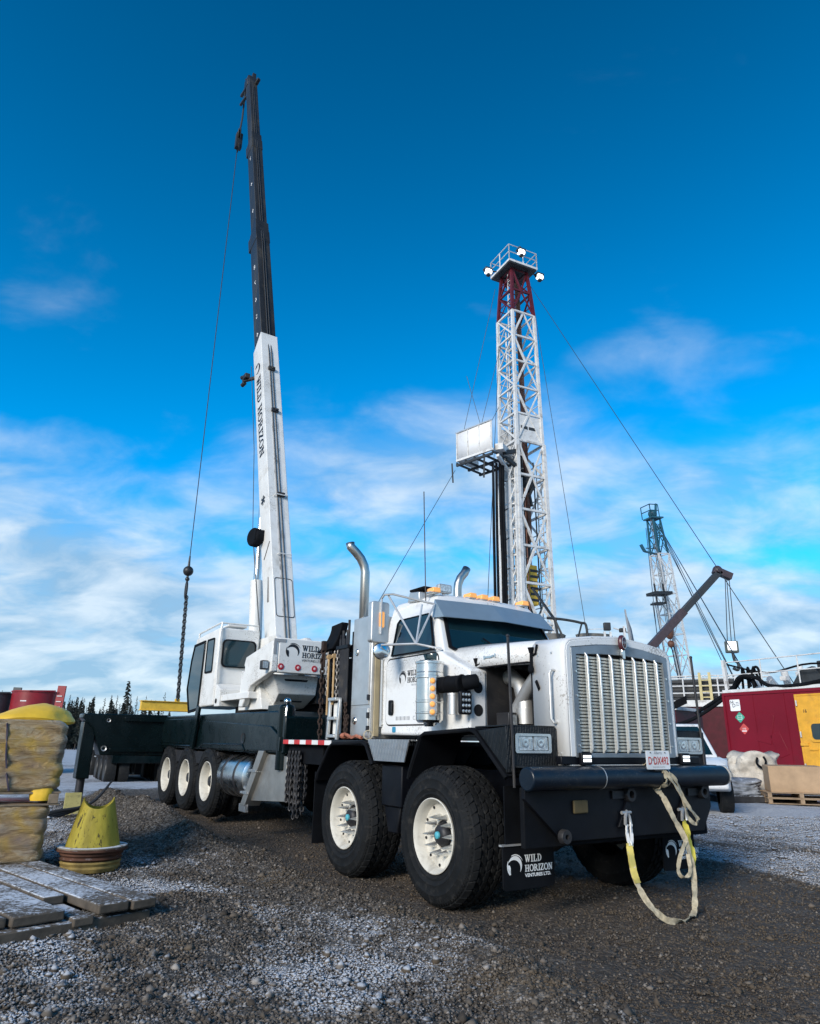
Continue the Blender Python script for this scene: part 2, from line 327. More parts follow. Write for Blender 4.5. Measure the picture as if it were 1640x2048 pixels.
def hgt(x, y):
    tx, ty = truck_xy(x, y); tr = track_mask(x, y)
    near = np.exp(-((x * x + (y - 8) ** 2) / 30. ** 2))
    h = .10 * (fbm(x * .35, y * .35, 1) - .5) + .075 * (fbm(x * 1.5, y * 1.5, 5) - .5) * (1 - .6 * tr)
    h = h * (.25 + .75 * near) * (1 - .65 * tr)
    nb = fbm(tx * 1.1, ty * 1.1, 21)
    h = h + .30 * np.exp(-((ty + 2.12 + .35 * (nb - .5)) / .34) ** 2) * sstep(-12, -9, tx) * (1 - sstep(-4.6, -2.4, tx)) * (.35 + 1.1 * nb)     # windrow beside the rear axles
    h = h + .07 * np.exp(-((ty + 1.92 + .10 * np.clip(tx - 1, 0, 4) + .3 * (nb - .5)) / .22) ** 2) * sstep(-4, -2, tx) * (1 - sstep(3.5, 5.5, tx)) * (.35 + 1.2 * nb)
    h = h + .10 * np.exp(-((tx + 5.6) ** 2 / 3.2 + (ty + 2.9) ** 2 / .7)) * (.5 + nb)
    h = h + .02 * sstep(.4, .8, fbm(tx * .5, ty * 6, 33)) * (1 - tr)
    rut = np.exp(-((np.abs(ty) - 1.05) / .22) ** 2) * tr
    h = h - .018 * rut * (1 + .6 * np.sign(np.sin(tx * 28 + 6 * np.abs(np.abs(ty) - 1.05) * 4)) * sstep(.35, .6, fbm(x * .7, y * .7, 61))) + .03 * tr * (fbm(tx * .8, ty * 5, 63) - .5)
    h = h - .035 * tr + .027 * np.clip(-tx - 3, 0, 7) * np.exp(-(ty / 4) ** 2)
    return h
def snow_mask(x, y):
    tx, ty = truck_xy(x, y); tr = track_mask(x, y)
    a = fbm(x * .55 + 3, y * .55, 41); b = fbm(tx * .8, ty * 2.6, 47)
    s = .515 + .50 * (.58 * a + .42 * b - .5)
    far = sstep(9, 16, y)
    right = sstep(1.7, 2.8, ty)
    s = s + .10 * far + .10 * right + .05 * sstep(-1.0, -3.5, x) - .55 * tr
    s = s + .62 * np.exp(-(((x + 2.42) / .42) ** 2 + ((y - 7.0) / .26) ** 2))      # drift by the cone
    s = s + .03 * np.exp(-(((x + .3) / 1.6) ** 2 + ((y - 4.4) / .5) ** 2))
    s = s - .30 * np.exp(-((ty + 2.15) / .75) ** 2) * sstep(-12, -9, tx) * (1 - sstep(-4.5, -2.5, tx))
    return s
def axis(lo, d0, d1, hi, st):
    a = list(np.arange(d0, d1, st)); s = st; x = a[-1]
    while x < hi: s *= 1.13; x += s; a.append(x)
    s = st; x = a[0]; b = []
    while x > lo: s *= 1.13; x -= s; b.append(x)
    return np.array(b[::-1] + a)
gx = axis(-900, -6.5, 7.5, 900, .05); gy = axis(-120, 3.1, 15, 1500, .05)
GX, GY = np.meshgrid(gx, gy); GZ = hgt(GX, GY) + .012 * (fbm(GX * 14, GY * 14, 71, 3) - .5) + .016 * (fbm(GX * 6, GY * 6, 77, 3) - .5)
nx, ny = len(gx), len(gy)
co = np.stack([GX.ravel(), GY.ravel(), GZ.ravel()], 1)
ii = np.arange(nx * ny).reshape(ny, nx)
q = np.stack([ii[:-1, :-1].ravel(), ii[:-1, 1:].ravel(), ii[1:, 1:].ravel(), ii[1:, :-1].ravel()], 1)
def np_mesh(name, co, polys, k):
    me = bpy.data.meshes.new(name); me.vertices.add(len(co)); me.vertices.foreach_set('co', co.astype(np.float32).ravel())
    me.loops.add(polys.size); me.loops.foreach_set('vertex_index', polys.astype(np.int32).ravel())
    me.polygons.add(len(polys)); me.polygons.foreach_set('loop_start', np.arange(0, polys.size, k, dtype=np.int32)); me.polygons.foreach_set('loop_total', np.full(len(polys), k, dtype=np.int32))
    me.update(calc_edges=True); return me
def fattr(me, name, val, dom='POINT'):
    a = me.attributes.new(name, 'FLOAT', dom); a.data.foreach_set('value', val.astype(np.float32).ravel())
gme = np_mesh('ground', co, q, 4); gme.polygons.foreach_set('use_smooth', [True] * len(q))
fattr(gme, 'snow', snow_mask(GX, GY)); fattr(gme, 'track', track_mask(GX, GY))
def attr(t, n): a = t.nodes.new('ShaderNodeAttribute'); a.attribute_name = n; return a.outputs['Fac']
def ramp(t, x, stops):
    r = t.nodes.new('ShaderNodeValToRGB'); e = r.color_ramp.elements
    while len(e) < len(stops): e.new(.5)
    for i, (p, c) in enumerate(stops): e[i].position = p; e[i].color = tuple(c) + (1,)
    t.links.new(x, r.inputs[0]); return r.outputs[0]
def noise(t, co, sc, det=5., ro=.6, dist=0.):
    n = N('ShaderNodeTexNoise', t, inp={'Scale': sc, 'Detail': det, 'Roughness': ro, 'Distortion': dist}); t.links.new(co, n.inputs['Vector']); return n.outputs[0]
def mrange(t, x, a, b, c=0., d=1.): n = N('ShaderNodeMapRange', t, interpolation_type='SMOOTHSTEP', inp={'From Min': a, 'From Max': b, 'To Min': c, 'To Max': d}); t.links.new(x, n.inputs['Value']); return n.outputs[0]
def mixc(t, k, a, b):
    n = N('ShaderNodeMix', t, data_type='RGBA')
    for s, v in ((0, k), (6, a), (7, b)):
        if isinstance(v, (tuple, float)): n.inputs[s].default_value = v
        else: t.links.new(v, n.inputs[s])
    return n.outputs[2]
gm = bpy.data.materials.new('gravel_ground'); gm.use_nodes = True; t = gm.node_tree; b = t.nodes['Principled BSDF']; b.inputs['Roughness'].default_value = .9
pos = t.nodes.new('ShaderNodeNewGeometry').outputs['Position']
vo = N('ShaderNodeTexVoronoi', t, inp={'Scale': 34., 'Randomness': 1.}); t.links.new(pos, vo.inputs['Vector'])
sc_ = t.nodes.new('ShaderNodeSeparateColor'); t.links.new(vo.outputs['Color'], sc_.inputs[0])
grav = ramp(t, sc_.outputs[0], [(0., (.030, .024, .018)), (.35, (.062, .050, .037)), (.7, (.115, .097, .077)), (1., (.21, .185, .155))])
dirtc = ramp(t, noise(t, pos, 2.2, 8, .65), [(.3, (.030, .020, .012)), (.55, (.062, .042, .027)), (.75, (.105, .076, .051))])
trk = attr(t, 'track'); pale = mrange(t, noise(t, pos, 30., 3), .60, .70, 0., .8)
dirtc = mixc(t, pale, dirtc, (.17, .15, .12, 1))
base = mixc(t, mrange(t, mth('ADD', trk, mth('MULTIPLY', noise(t, pos, 7., 5), .5, nt=t), nt=t), .55, 1.15, 0., .62), grav, dirtc)
sn = mth('ADD', attr(t, 'snow'), mth('ADD', mth('MULTIPLY', noise(t, pos, 26., 5, .7), .34, nt=t), mth('MULTIPLY_ADD', noise(t, pos, 3.2, 6, .65, .8), .34, -.09, nt=t), nt=t), nt=t)
snk = mrange(t, sn, .775, .93, 0., .96)
snowc = ramp(t, noise(t, pos, 9., 5), [(.3, (.43, .45, .475)), (.7, (.62, .64, .67))])
t.links.new(mixc(t, snk, base, snowc), b.inputs['Base Color'])
bp = t.nodes.new('ShaderNodeBump'); bp.inputs['Strength'].default_value = 1.; bp.inputs['Distance'].default_value = .035
hh = mth('ADD', mth('MULTIPLY', vo.outputs['Distance'], -.55, nt=t), noise(t, pos, 45., 4), nt=t); t.links.new(hh, bp.inputs['Height']); t.links.new(bp.outputs[0], b.inputs['Normal'])
gme.materials.append(gm); ground = bpy.data.objects.new('ground', gme); col.objects.link(ground); ground['kind'] = 'structure'

# loose stones on the near ground: one uncountable mass
def stones(n, seed):
    g = np.random.default_rng(seed)
    d = 3.25 * (4.6) ** g.random(n) ; x = (g.random(n) * 2 - 1) * (.66 * d + .5); y = d
    tr = track_mask(x, y); cl = fbm(x * 2.2, y * 2.2, 91)
    keep = g.random(n) < np.where(tr > .5, .50 + .8 * (cl - .5), .60 + .9 * (cl - .3)); x, y, tr = x[keep], y[keep], tr[keep]; n = len(x)
    s = (.005 + .0115 * g.random(n) ** 2.2) * np.where(tr > .5, .62 + .25 * g.random(n), 1.) * (1 + .035 * (y - 3.2))
    big = g.random(n) < .035; s[big] *= 1.4 + 1.5 * g.random(big.sum()) ** 2
    z = hgt(x, y)
    B = np.array([[1, 0, 0], [-1, 0, 0], [0, 1, 0], [0, -1, 0], [0, 0, 1], [0, 0, -1]], float)
    V = B[None] * (.65 + .6 * g.random((n, 6, 1))) + (g.random((n, 6, 3)) - .5) * .55
    V[:, :, 2] *= .72; a = g.random(n) * 6.283; c, k = np.cos(a), np.sin(a)
    X = V[:, :, 0] * c[:, None] - V[:, :, 1] * k[:, None]; Y = V[:, :, 0] * k[:, None] + V[:, :, 1] * c[:, None]
    V = np.stack([X, Y, V[:, :, 2]], 2) * s[:, None, None] + np.stack([x, y, z + s * .25], 1)[:, None, :]
    T = np.array([[0, 2, 4], [2, 1, 4], [1, 3, 4], [3, 0, 4], [2, 0, 5], [1, 2, 5], [3, 1, 5], [0, 3, 5]])
    me = np_mesh('gravel_stones', V.reshape(-1, 3), (T[None] + (np.arange(n) * 6)[:, None, None]).reshape(-1, 3), 3)
    fattr(me, 'snow', np.repeat(snow_mask(x, y), 6)); fattr(me, 'tone', np.repeat(g.random(n), 6)); fattr(me, 'track', np.repeat(tr, 6))
    return me
sme = stones(265000, 3)
sm = bpy.data.materials.new('gravel_stone'); sm.use_nodes = True; t = sm.node_tree; b = t.nodes['Principled BSDF']; b.inputs['Roughness'].default_value = .85
ge = t.nodes.new('ShaderNodeNewGeometry'); pos = ge.outputs['Position']
sc1 = ramp(t, attr(t, 'tone'), [(0., (.026, .021, .016)), (.4, (.062, .050, .038)), (.75, (.112, .094, .075)), (.93, (.19, .165, .14)), (1., (.31, .28, .245))])
sc1 = mixc(t, mrange(t, noise(t, pos, 1.3, 3), .45, .68, 0., .55), sc1, (.10, .070, .038, 1)); sc1 = mixc(t, mth('MULTIPLY', attr(t, 'track'), .45, nt=t), sc1, (.085, .060, .036, 1))
sz = t.nodes.new('ShaderNodeSeparateXYZ'); t.links.new(ge.outputs['Normal'], sz.inputs[0])
sn = mth('ADD', attr(t, 'snow'), mth('ADD', mth('MULTIPLY', noise(t, pos, 26., 5, .7), .34, nt=t), mth('MULTIPLY_ADD', noise(t, pos, 3.2, 6, .65, .8), .34, -.09, nt=t), nt=t), nt=t)
k = mth('MULTIPLY', mrange(t, sn, .72, .88), mrange(t, sz.outputs[2], .3, .75), nt=t)
t.links.new(mixc(t, mth('MULTIPLY', k, .92, nt=t), sc1, (.54, .56, .59, 1)), b.inputs['Base Color'])
sme.materials.append(sm); so = bpy.data.objects.new('gravel_stones', sme); col.objects.link(so); so['kind'] = 'stuff'; so['label'] = 'loose crushed gravel dusted with snow across the yard'; so['category'] = 'gravel'
def gz(x, y): return float(hgt(np.array([x]), np.array([y]))[0])

# ------------------------------------------------------------------ crane truck (x forward, y to its left, z up; origin under the front axle)
truck = empty('crane_truck', TO, (0, TPITCH, TYAW))
tag(truck, 'white heavy truck with tall telescopic crane boom parked on the gravel', 'crane truck')
def P(mb, name, m, bevel=0., parent=truck, **k): return mb.build(name, m, parent, bevel, **k)
# chassis
m = MB()
for s in (-1, 1): m.bb((-10.3, s * .38, .78), (.98, s * .48, 1.08))
for x in (-10.2, -6.2, -3.2, -.9, .85): m.bb((x - .06, -.375, .80), (x + .06, .375, 1.05))
P(m, 'chassis_frame', 'black', .008)
m = MB()
for x in (0, -1.65): m.cyl((x, -.95, .52), (x, .95, .52), .075); m.bb((x - .09, -.7, .58), (x + .09, -.5, .80)); m.bb((x - .09, .5, .58), (x + .09, .7, .80)); m.ball((x, .1, .54), .2, 12, 8)
for x in (-6.45, -7.65, -8.85): m.cyl((x, -.95, .675), (x, .95, .675), .08); m.ball((x, 0, .675), .23, 12, 8)
P(m, 'axle_set', 'engine')

def tyre_mesh(Ro, w, ri, rows, nseg, seed, depth=.017):
    """tyre about the y axis, outer side at y=0, going to y=+w; block tread as real geometry"""
    m = MB(); Rb = Ro - depth
    prof = [(ri, .028), (ri + .012, .004), (ri + .035, -.010), (ri + .04, -.016), (ri + .052, -.016), (ri + .057, -.013), (ri + .30 * (Ro - ri), -.020), (ri + .33 * (Ro - ri), -.025), (ri + .36 * (Ro - ri), -.021), (ri + .55 * (Ro - ri), -.022), (ri + .61 * (Ro - ri), -.026), (ri + .64 * (Ro - ri), -.022), (ri + .82 * (Ro - ri), -.006), (Rb - .012, .022), (Rb, .05),
            (Rb + .002, w * .5), (Rb, w - .05), (Rb - .012, w - .022), (ri + .6 * (Ro - ri), w + .02), (ri + .2 * (Ro - ri), w + .01), (ri, w - .03)]
    m.lathe(prof, (0, 0, 0), (0, 1, 0), 64)
    g = random.Random(seed); cw = (w - .05) / rows
    for i in range(96):
        a = 2 * math.pi * i / 96; r0, r1 = ri + .70 * (Ro - ri), ri + .88 * (Ro - ri); ca, sa = math.cos(a), math.sin(a); m.bar((r0 * ca, -.017, r0 * sa), (r1 * ca, .004, r1 * sa), .006, .006, (0, 1, 0))
    for i in range(nseg):
        for j in range(rows):
            a0 = (i + .5 * (j % 2)) / nseg * 2 * math.pi; da = 2 * math.pi / nseg
            edge = j in (0, rows - 1)
            y0 = .012 if j == 0 else .025 + cw * j; y1 = (w - .012) if j == rows - 1 else .025 + cw * (j + 1)
            k = .5 + g.uniform(-.03, .03); q = []
            sk = .22 * da * (1 if j % 2 else -1)
            gapa = .10 * da; gy = .007
            zz = g.uniform(.05, .22) * cw
            pts = [(a0 - da * k + gapa + sk, y0 + gy + (0 if edge else zz * .5)), (a0 + gapa * .2, y0 + gy - (0 if edge else zz * .3)), (a0 + da * k - gapa + sk * .3, y0 + gy), (a0 + da * k - gapa - sk, y1 - gy), (a0 + sk * .4, y1 - gy + (0 if edge else zz * .3)), (a0 - da * k + gapa - sk * .6, y1 - gy)]
            V = []
            for rr, ins in ((Rb - .01, 0.), (Ro, .12)):
                ca = sum(p[0] for p in pts) / 6; cy = sum(p[1] for p in pts) / 6
                for a, y in pts:
                    a = a + (ca - a) * ins; y = y + (cy - y) * ins; e = .02 if (rr == Ro and ((j == 0 and y < cy) or (j == rows - 1 and y > cy))) else 0
                    V.append(((rr - e) * math.cos(a), y, (rr - e) * math.sin(a)))
            m.add(V, [(i2, (i2 + 1) % 6, 6 + (i2 + 1) % 6, 6 + i2) for i2 in range(6)] + [(6, 7, 8, 9, 10, 11)])
    return m
def steer_wheel(x, seed):
    """front flotation wheel, outer side towards -y"""
    hubo = MB(); hubo.lathe([(0.001, .045), (.05, .045), (.075, .055), (.095, .085), (.10, .12), (.14, .13), (.14, .2), (.2, .22), (.2, .30)], (0, 0, 0), (0, 1, 0), 24)
    wheel = hubo.build('wheel', 'hub', truck, loc=(x, -1.262, .555))
    t = tyre_mesh(.572, .40, .295, 6, 40, seed).build('tyre', 'rubber', wheel, smooth=30)
    m = MB(); m.lathe([(.302, .004), (.305, -.012), (.298, -.016), (.288, -.004), (.275, .03), (.268, .075), (.262, .088), (.225, .095), (.20, .105), (.165, .108), (.12, .105), (.118, .12)], (0, 0, 0), (0, 1, 0), 48); P(m, 'rim', 'rim', parent=wheel)
    m = MB()
    for i in range(10):
        a = 2 * math.pi * (i + .3) / 10; c, s = .245 * math.cos(a), .245 * math.sin(a); m.cyl((c, .0868, s), (c, .083, s), .013, 10)
    P(m, 'hand_hole', 'lid', parent=wheel)
    proto = None
    for i in range(10):
        a = 2 * math.pi * i / 10; c, s = .150 * math.cos(a), .150 * math.sin(a)
        if proto is None:
            m = MB(); m.lathe([(.0001, -.105), (.006, -.08), (.015, -.042), (.019, -.014), (.022, 0), (.026, .012), (.026, .026)], (0, 0, 0), (0, 1, 0), 12); proto = P(m, 'lug_nut_spike', 'spike', parent=wheel)
            o = proto
        else: o = proto.copy(); col.objects.link(o); o.parent = wheel
        o.location = (c, .082, s)
    m = MB(); m.lathe([(.0001, .020), (.018, .021), (.030, .03), (.032, .05)], (0, 0, 0), (0, 1, 0), 20); P(m, 'hub_cap', 'cyan', parent=wheel)
    return wheel
w0 = steer_wheel(0, 1)
w1 = copy_tree(w0, truck); w1.location = (-1.65, -1.262, .555)
for x in (0, -1.65):
    c = copy_tree(w0, truck); c.location = (x, 1.262, .555); c.rotation_euler = (0, 0, math.pi)
for o in (w1,):
    for ch in o.children: 
        if ch.name.startswith('tyre'): ch.rotation_euler = (0, R(17), 0)
def drive_wheel(x, seed):
    hubo = MB(); hubo.lathe([(.001, .05), (.07, .05), (.09, .08), (.12, .12), (.12, .2), (.2, .22), (.2, .5)], (0, 0, 0), (0, 1, 0), 20)
    wheel = hubo.build('wheel', 'hub', truck, loc=(x, -1.235, .675))
    tm = tyre_mesh(.54, .27, .290, 4, 38, seed, .020); o1 = tm.build('tyre', 'rubber', wheel, smooth=30)
    o2 = o1.copy(); col.objects.link(o2); o2.parent = wheel; o2.location = (0, .32, 0); o2.rotation_euler = (0, .1, 0)
    m = MB(); m.lathe([(.297, .006), (.300, -.010), (.293, -.014), (.284, -.002), (.272, .03), (.262, .08), (.255, .12), (.225, .145), (.16, .15), (.115, .13), (.11, .16)], (0, 0, 0), (0, 1, 0), 40); P(m, 'rim', 'rim', parent=wheel)
    return wheel
d0 = drive_wheel(-6.45, 5)
for x in (-7.65, -8.85): c = copy_tree(d0, truck); c.location = (x, -1.235, .675)
for x in (-6.45, -7.65, -8.85): c = copy_tree(d0, truck); c.location = (x, 1.235, .675); c.rotation_euler = (0, 0, math.pi)

# bumper
m = MB(); m.cyl((1.19, -1.24, 1.07), (1.19, 1.2, 1.07), .088, 28); P(m, 'bumper_tube', 'bumper', .012)
m = MB()
for y in (-.45, .35): m.cyl((1.19, y - .004, 1.07), (1.19, y + .004, 1.07), .0895, 28)
P(m, 'weld_seam', 'galv')
m = MB(); m.cyl((1.19, 1.2, 1.07), (1.17, 1.27, 1.07), .088, 28, .06); P(m, 'bumper_end_cap', 'galv')
m = MB(); m.bb((.99, -1.2, 1.148), (1.15, 1.2, 1.162)); P(m, 'bumper_top_plate', 'tread')
m = MB(); m.prism([(-1.18, 1.05), (-1.18, .92), (-.80, .60), (.98, .60), (1.12, .80), (1.12, 1.05)], 0, 1.06, 1.10); P(m, 'bumper_lower_plate', 'black', .004)
m = MB(); m.bb((1.0, -1.15, .56), (1.05, 1.1, 1.0)); P(m, 'front_crossmember', 'matblack', .01)
for y in (-.06, .68): m = MB(); m.prism([(y - .12, .68), (y + .06, .68), (y + .07, .76), (y + .02, .90)], 0, 1.102, 1.125); P(m, 'tow_lug', 'black', .004)
for y, z in ((-.02, .93), (.98, .93)):
    m = MB(); m.lathe([(.03, 0), (.03, .05), (.055, .05), (.06, .04), (.06, 0)], (1.102, y, z), (1, 0, 0), 20); m.bb((1.102, y - .2, z - .03), (1.118, y - .045, z + .03)); P(m, 'tow_pin_ring', 'hub')
m = MB(); m.lathe([(.02, 0), (.02, .05), (.05, .05), (.055, .04), (.055, 0)], (1.102, -.80, .64), (1, 0, 0), 16)
P(m, 'tow_pin_ring', 'hub')
m = MB(); m.bb((1.102, -.68, .80), (1.125, -.52, .90)); P(m, 'winch_fairlead', mat('dull_brass', (.10, .075, .03), .6, dirt=(.03, .03, .02), dirt_amt=.7), .01)
for sgn, y0, y1 in ((-1, -1.17, -.63), (1, .74, 1.2)):
    m = MB(); m.prism(rrect(y0, .24, y1, .56, .03), 0, .80, .815); fl = P(m, 'mud_flap', 'matblack')
    m = MB(); m.bb((.79, y0 - .02, .555), (.825, y1 + .02, .568)); P(m, 'flap_hanger', 'galv', parent=fl)
    m = MB(); m.bb((.80, y0 + .03, .57), (.812, y1 - .03, 1.0)); P(m, 'flap_upper', 'matblack', parent=fl)
    m = MB(); yl = y0 + .12; f = lambda u, v, yl=yl: (.818, yl + u, .41 + v)
    logo(m, f, .085); f2 = lambda u, v, yl=yl: (.818, yl + .10 + u, .43 + v)
    slab(m, 'WILD', f2, .055); slab(m, 'HORIZON', lambda u, v, yl=yl: (.818, yl + .10 + u, .362 + v), .050, .02)
    ftext('VENTURES LTD.', .034, lambda u, v, yl=yl: (.818, yl + .10 + u * 1.15, .325 + v), m, .0012, False)
    P(m, 'flap_lettering', 'wprint', parent=fl, smooth=0)
# front fenders, headlamp boxes, step panels (both sides)
for s in (-1, 1):
    def Y(a): return s * a
    for pr, nm in (([(-.40, 1.02), (-.37, 1.10), (-.21, 1.39), (-.14, 1.42), (.55, 1.45), (.62, 1.43), (1.0, 1.09)], 'front_fender'), ([(-2.36, .90), (-2.32, .98), (-2.06, 1.27), (-1.98, 1.31), (-1.30, 1.33), (-1.22, 1.31), (-1.08, 1.12)], 'rear_fender')):
        m = MB(); n = len(pr); off = []
        for i, p in enumerate(pr):
            a = pr[max(0, i - 1)]; b = pr[min(n - 1, i + 1)]; d = Vector((b[0] - a[0], b[1] - a[1])).normalized(); off.append((p[0] + d.y * .03, p[1] - d.x * .03))
        m.prism(pr + off[::-1], 1, Y(1.28), Y(.80)); P(m, nm, 'matblack', .008)
        lip = MB(); lip.tube([(x, Y(1.275), z - .02) for x, z in pr], .018, 8); P(lip, 'fender_lip', 'matblack')
    m = MB(); m.prism([(.63, 1.425), (.99, 1.455), (.99, 1.12)], 1, Y(1.262), Y(1.25)); m.prism([(.6, 1.448), (.99, 1.458), (.99, 1.470), (.6, 1.46)], 1, Y(1.262), Y(.72)); m.bb((.985, Y(1.265), 1.11), (1.0, Y(.72), 1.458))
    P(m, 'headlamp_box', 'tread', .003)
    hl = MB(); ring(hl, rrect(.80, 1.255, 1.19, 1.405, .02), rrect(.83, 1.275, 1.16, 1.385, .015), lambda u, v, d: (1.004 + d, s * u, v), .02); hlo = P(hl, 'headlamp', 'chrome')
    for a in (.835, 1.0):
        mm = MB(); mm.prism(rrect(a, 1.278, a + .155, 1.382, .012), 0, 1.005, 1.016) if s > 0 else mm.prism(rrect(-a - .155, 1.278, -a, 1.382, .012), 0, 1.005, 1.016)
        le = P(mm, 'headlamp_lens', 'lens', parent=hlo)
        mm = MB(); cy = s * (a + .078); mm.lathe([(.0001, .0), (.02, .004), (.034, .002)], (1.017, cy, 1.33), (1, 0, 0), 16)
        for k in (-.052, .052): mm.box((1.018, cy + k, 1.33), (.004, .016, .07))
        P(mm, 'reflector', 'led' if False else 'chrome', parent=hlo)
    m = MB(); m.prism([(-1.21, 1.345), (-.42, 1.345), (-.50, 1.14), (-1.07, 1.14)], 1, Y(1.262), Y(1.25)); m.bb((-1.2, Y(1.25), 1.335), (-.42, Y(.85), 1.347)); P(m, 'step_panel', 'treadalu')
    m = MB(); m.bb((-1.04, Y(1.18), .72), (-.66, Y(.72), 1.10)); m.prism([(-1.03, .72), (-.72, .72), (-.78, .48), (-.95, .48)], 1, Y(1.15), Y(.8)); P(m, 'battery_box', 'black', .012)
    m = MB(); m.bb((-2.40, Y(1.27), .22), (-2.385, Y(.72), .98)); P(m, 'rear_mud_flap', 'matblack', .004)
    m = MB(); m.cyl((1.02, Y(1.21), 1.0), (.99, Y(1.21), 2.17), .012, 8); m.ball((.99, Y(1.21), 2.18), .016, 8, 6); P(m, 'marker_rod', 'hub')

# hood
def sect(x, s, zb, zt, zc, r=.10):
    L_ = [(x, -s, zb), (x, -s, zt - r)] + [(x, -s + r * (1 - math.cos(R(a))), zt - r + r * math.sin(R(a))) for a in (30, 60, 90)] + [(x, -s * .45, zt + (zc - zt) * .62), (x, 0, zc)]
    return L_ + [(p[0], -p[1], p[2]) for p in L_[-2::-1]]
m = MB(); m.loft([sect(1.12, .685, 1.14, 2.19, 2.25), sect(1.06, .69, 1.14, 2.20, 2.262), sect(.72, .69, 1.14, 2.21, 2.28)], caps=False, closed=False); P(m, 'radiator_shell', 'white', solid=.022, smooth=50)
so_ = [(p[1] * .992, p[2] - .004) for p in sect(1.12, .685, 1.14, 2.19, 2.25)]
def gtop(y): return 2.185 - .065 * (min(abs(y), .63) / .63) ** 1.6
si_ = [(max(-.627, min(.627, y)), max(1.222, min(gtop(max(-.627, min(.627, y))) + .003, z))) for y, z in so_]
m = MB(); ring(m, so_, si_, lambda u, v, d: (1.106 + d, u, v), .018); m.bb((1.106, -.68, 1.145), (1.124, .68, 1.2215)); P(m, 'shell_face', 'white', .005)
m = MB(); m.loft([sect(.715, .69, 2.005, 2.21, 2.28), sect(.1, .705, 2.03, 2.235, 2.32), sect(-.62, .73, 2.03, 2.265, 2.36)], caps=False, closed=False); P(m, 'hood', 'white', solid=.02, smooth=50)
m = MB(); m.bb((.056, -.69, 1.2), (.064, .69, 2.03)); m.bb((.64, -.64, 1.2), (.70, .64, 2.15)); m.bb((-.2, -.35, 1.2), (.7, .35, 1.95)); m.cyl((.2, -.36, 1.5), (.2, -.36, 1.85), .08); m.bb((-.1, -.42, 1.35), (.5, -.3, 1.6)); P(m, 'engine', 'engine', .01)
m = MB(); m.tube([(.62, -.5, 1.98), (.40, -.48, 1.80), (.22, -.46, 1.62), (.16, -.46, 1.5)], .062, 14); P(m, 'intake_pipe', 'galv')
m = MB(); m.tube([(-.05, -.40, 1.93), (.12, -.42, 1.95), (.27, -.44, 1.86), (.33, -.45, 1.7), (.33, -.45, 1.5)], .075, 14); m.cyl((.33, -.45, 1.5), (.33, -.45, 1.64), .085, 14); P(m, 'turbo_pipe', 'alu')
m = MB(); m.bb((.16, -.66, 1.47), (.34, -.56, 1.60)); P(m, 'hood_work_lamp', 'hub', .008)
m = MB(); m.bb((.35, -.64, 1.49), (.355, -.575, 1.58)); P(m, 'work_lamp_lens', 'lens')
# rubber hood latches and handle
for x, z in ((.73, 2.03), (-.06, 2.0)):
    m = MB(); m.cyl((x, -.715, z + .07), (x, -.72, z + .12), .018, 8, .028); m.cyl((x, -.72, z - .05), (x, -.715, z + .08), .014, 8); m.ball((x, -.725, z - .07), .028, 8, 6, (1, .8, 1.6)); m.tube([(x + .01, -.715, z + .05), (x + .05, -.71, z + .06), (x + .06, -.70, z + .14)], .012, 6); P(m, 'hood_latch', 'matblack')
for x, z in ((.78, 1.80), (-.10, 1.73)):
    m = MB(); m.tube([(x - .02, -.70 if x > 0 else -.893, z + .05), (x + .0, -.712 if x > 0 else -.90, z + .055), (x + .03, -.712 if x > 0 else -.90, z - .01), (x + .02, -.70 if x > 0 else -.893, z - .03)], .01, 6, closed=True); P(m, 'latch_loop', 'matblack')
m = MB(); m.tube([(1.0, -.692, 1.93), (1.0, -.74, 1.93), (.985, -.75, 1.90), (.985, -.75, 1.53), (1.0, -.74, 1.50), (1.0, -.692, 1.50)], .012, 8); P(m, 'grab_handle', 'alu')
m = MB()
for x, z in ((.97, 2.08), (.80, 2.07), (.93, 1.62), (.94, 1.38), (.79, 2.1), (1.03, 1.25)): m.cyl((x, -.690, z), (x, -.706, z), .011, 8)
P(m, 'bolt_heads', 'alu')
m = MB(); m.box((.13, -.722, 2.115), (.11, .006, .018)); m.box((.075, -.723, 2.115), (.02, .008, .035)); m.box((.20, -.722, 2.12), (.025, .006, .02)); m.box((.235, -.722, 2.122), (.016, .006, .035)); P(m, 'hood_badge', 'chrome')
# grille
M['louvre'] = mat('louvre_alloy', (.52, .52, .47), .4, .6, var=.2, scale=9., dirt=(.18, .17, .13), dirt_amt=.6, dscale=7.)
M['rib'] = mat('rib_alloy', (.74, .74, .71), .3, .6, var=.08)
m = MB(); F = lambda u, v, d: (1.105 + d, u, v)
out = [(-.63, 1.225), (.63, 1.225), (.63, gtop(.63)), (.30, gtop(.3)), (0, 2.185), (-.30, gtop(.3)), (-.63, gtop(.63))]; inn = [(-.57, 1.262), (.57, 1.262), (.57, 2.065), (.30, 2.085), (0, 2.095), (-.30, 2.085), (-.57, 2.065)]
ring(m, out, inn, F, .03); gr = P(m, 'grille', mat('grille_surround', (.30, .33, .35), .42, .7, var=.12, dirt=(.16, .15, .13), dirt_amt=.5), .004)
m = MB(); m.bb((1.06, -.59, 1.24), (1.066, .59, 2.10)); P(m, 'grille_screen', 'engine', parent=gr)
proto = None
for i in range(29):
    z = 1.285 + i * .0275
    if proto is None: m = MB(); m.box((0, 0, 0), (.03, 1.14, .0045), ('Y', R(28))); m.box((.012, 0, -.004), (.004, 1.14, .0185)); proto = P(m, 'louvre', 'louvre', parent=gr); o = proto
    else: o = proto.copy(); col.objects.link(o); o.parent = gr
    o.location = (1.098, 0, z)
proto = None
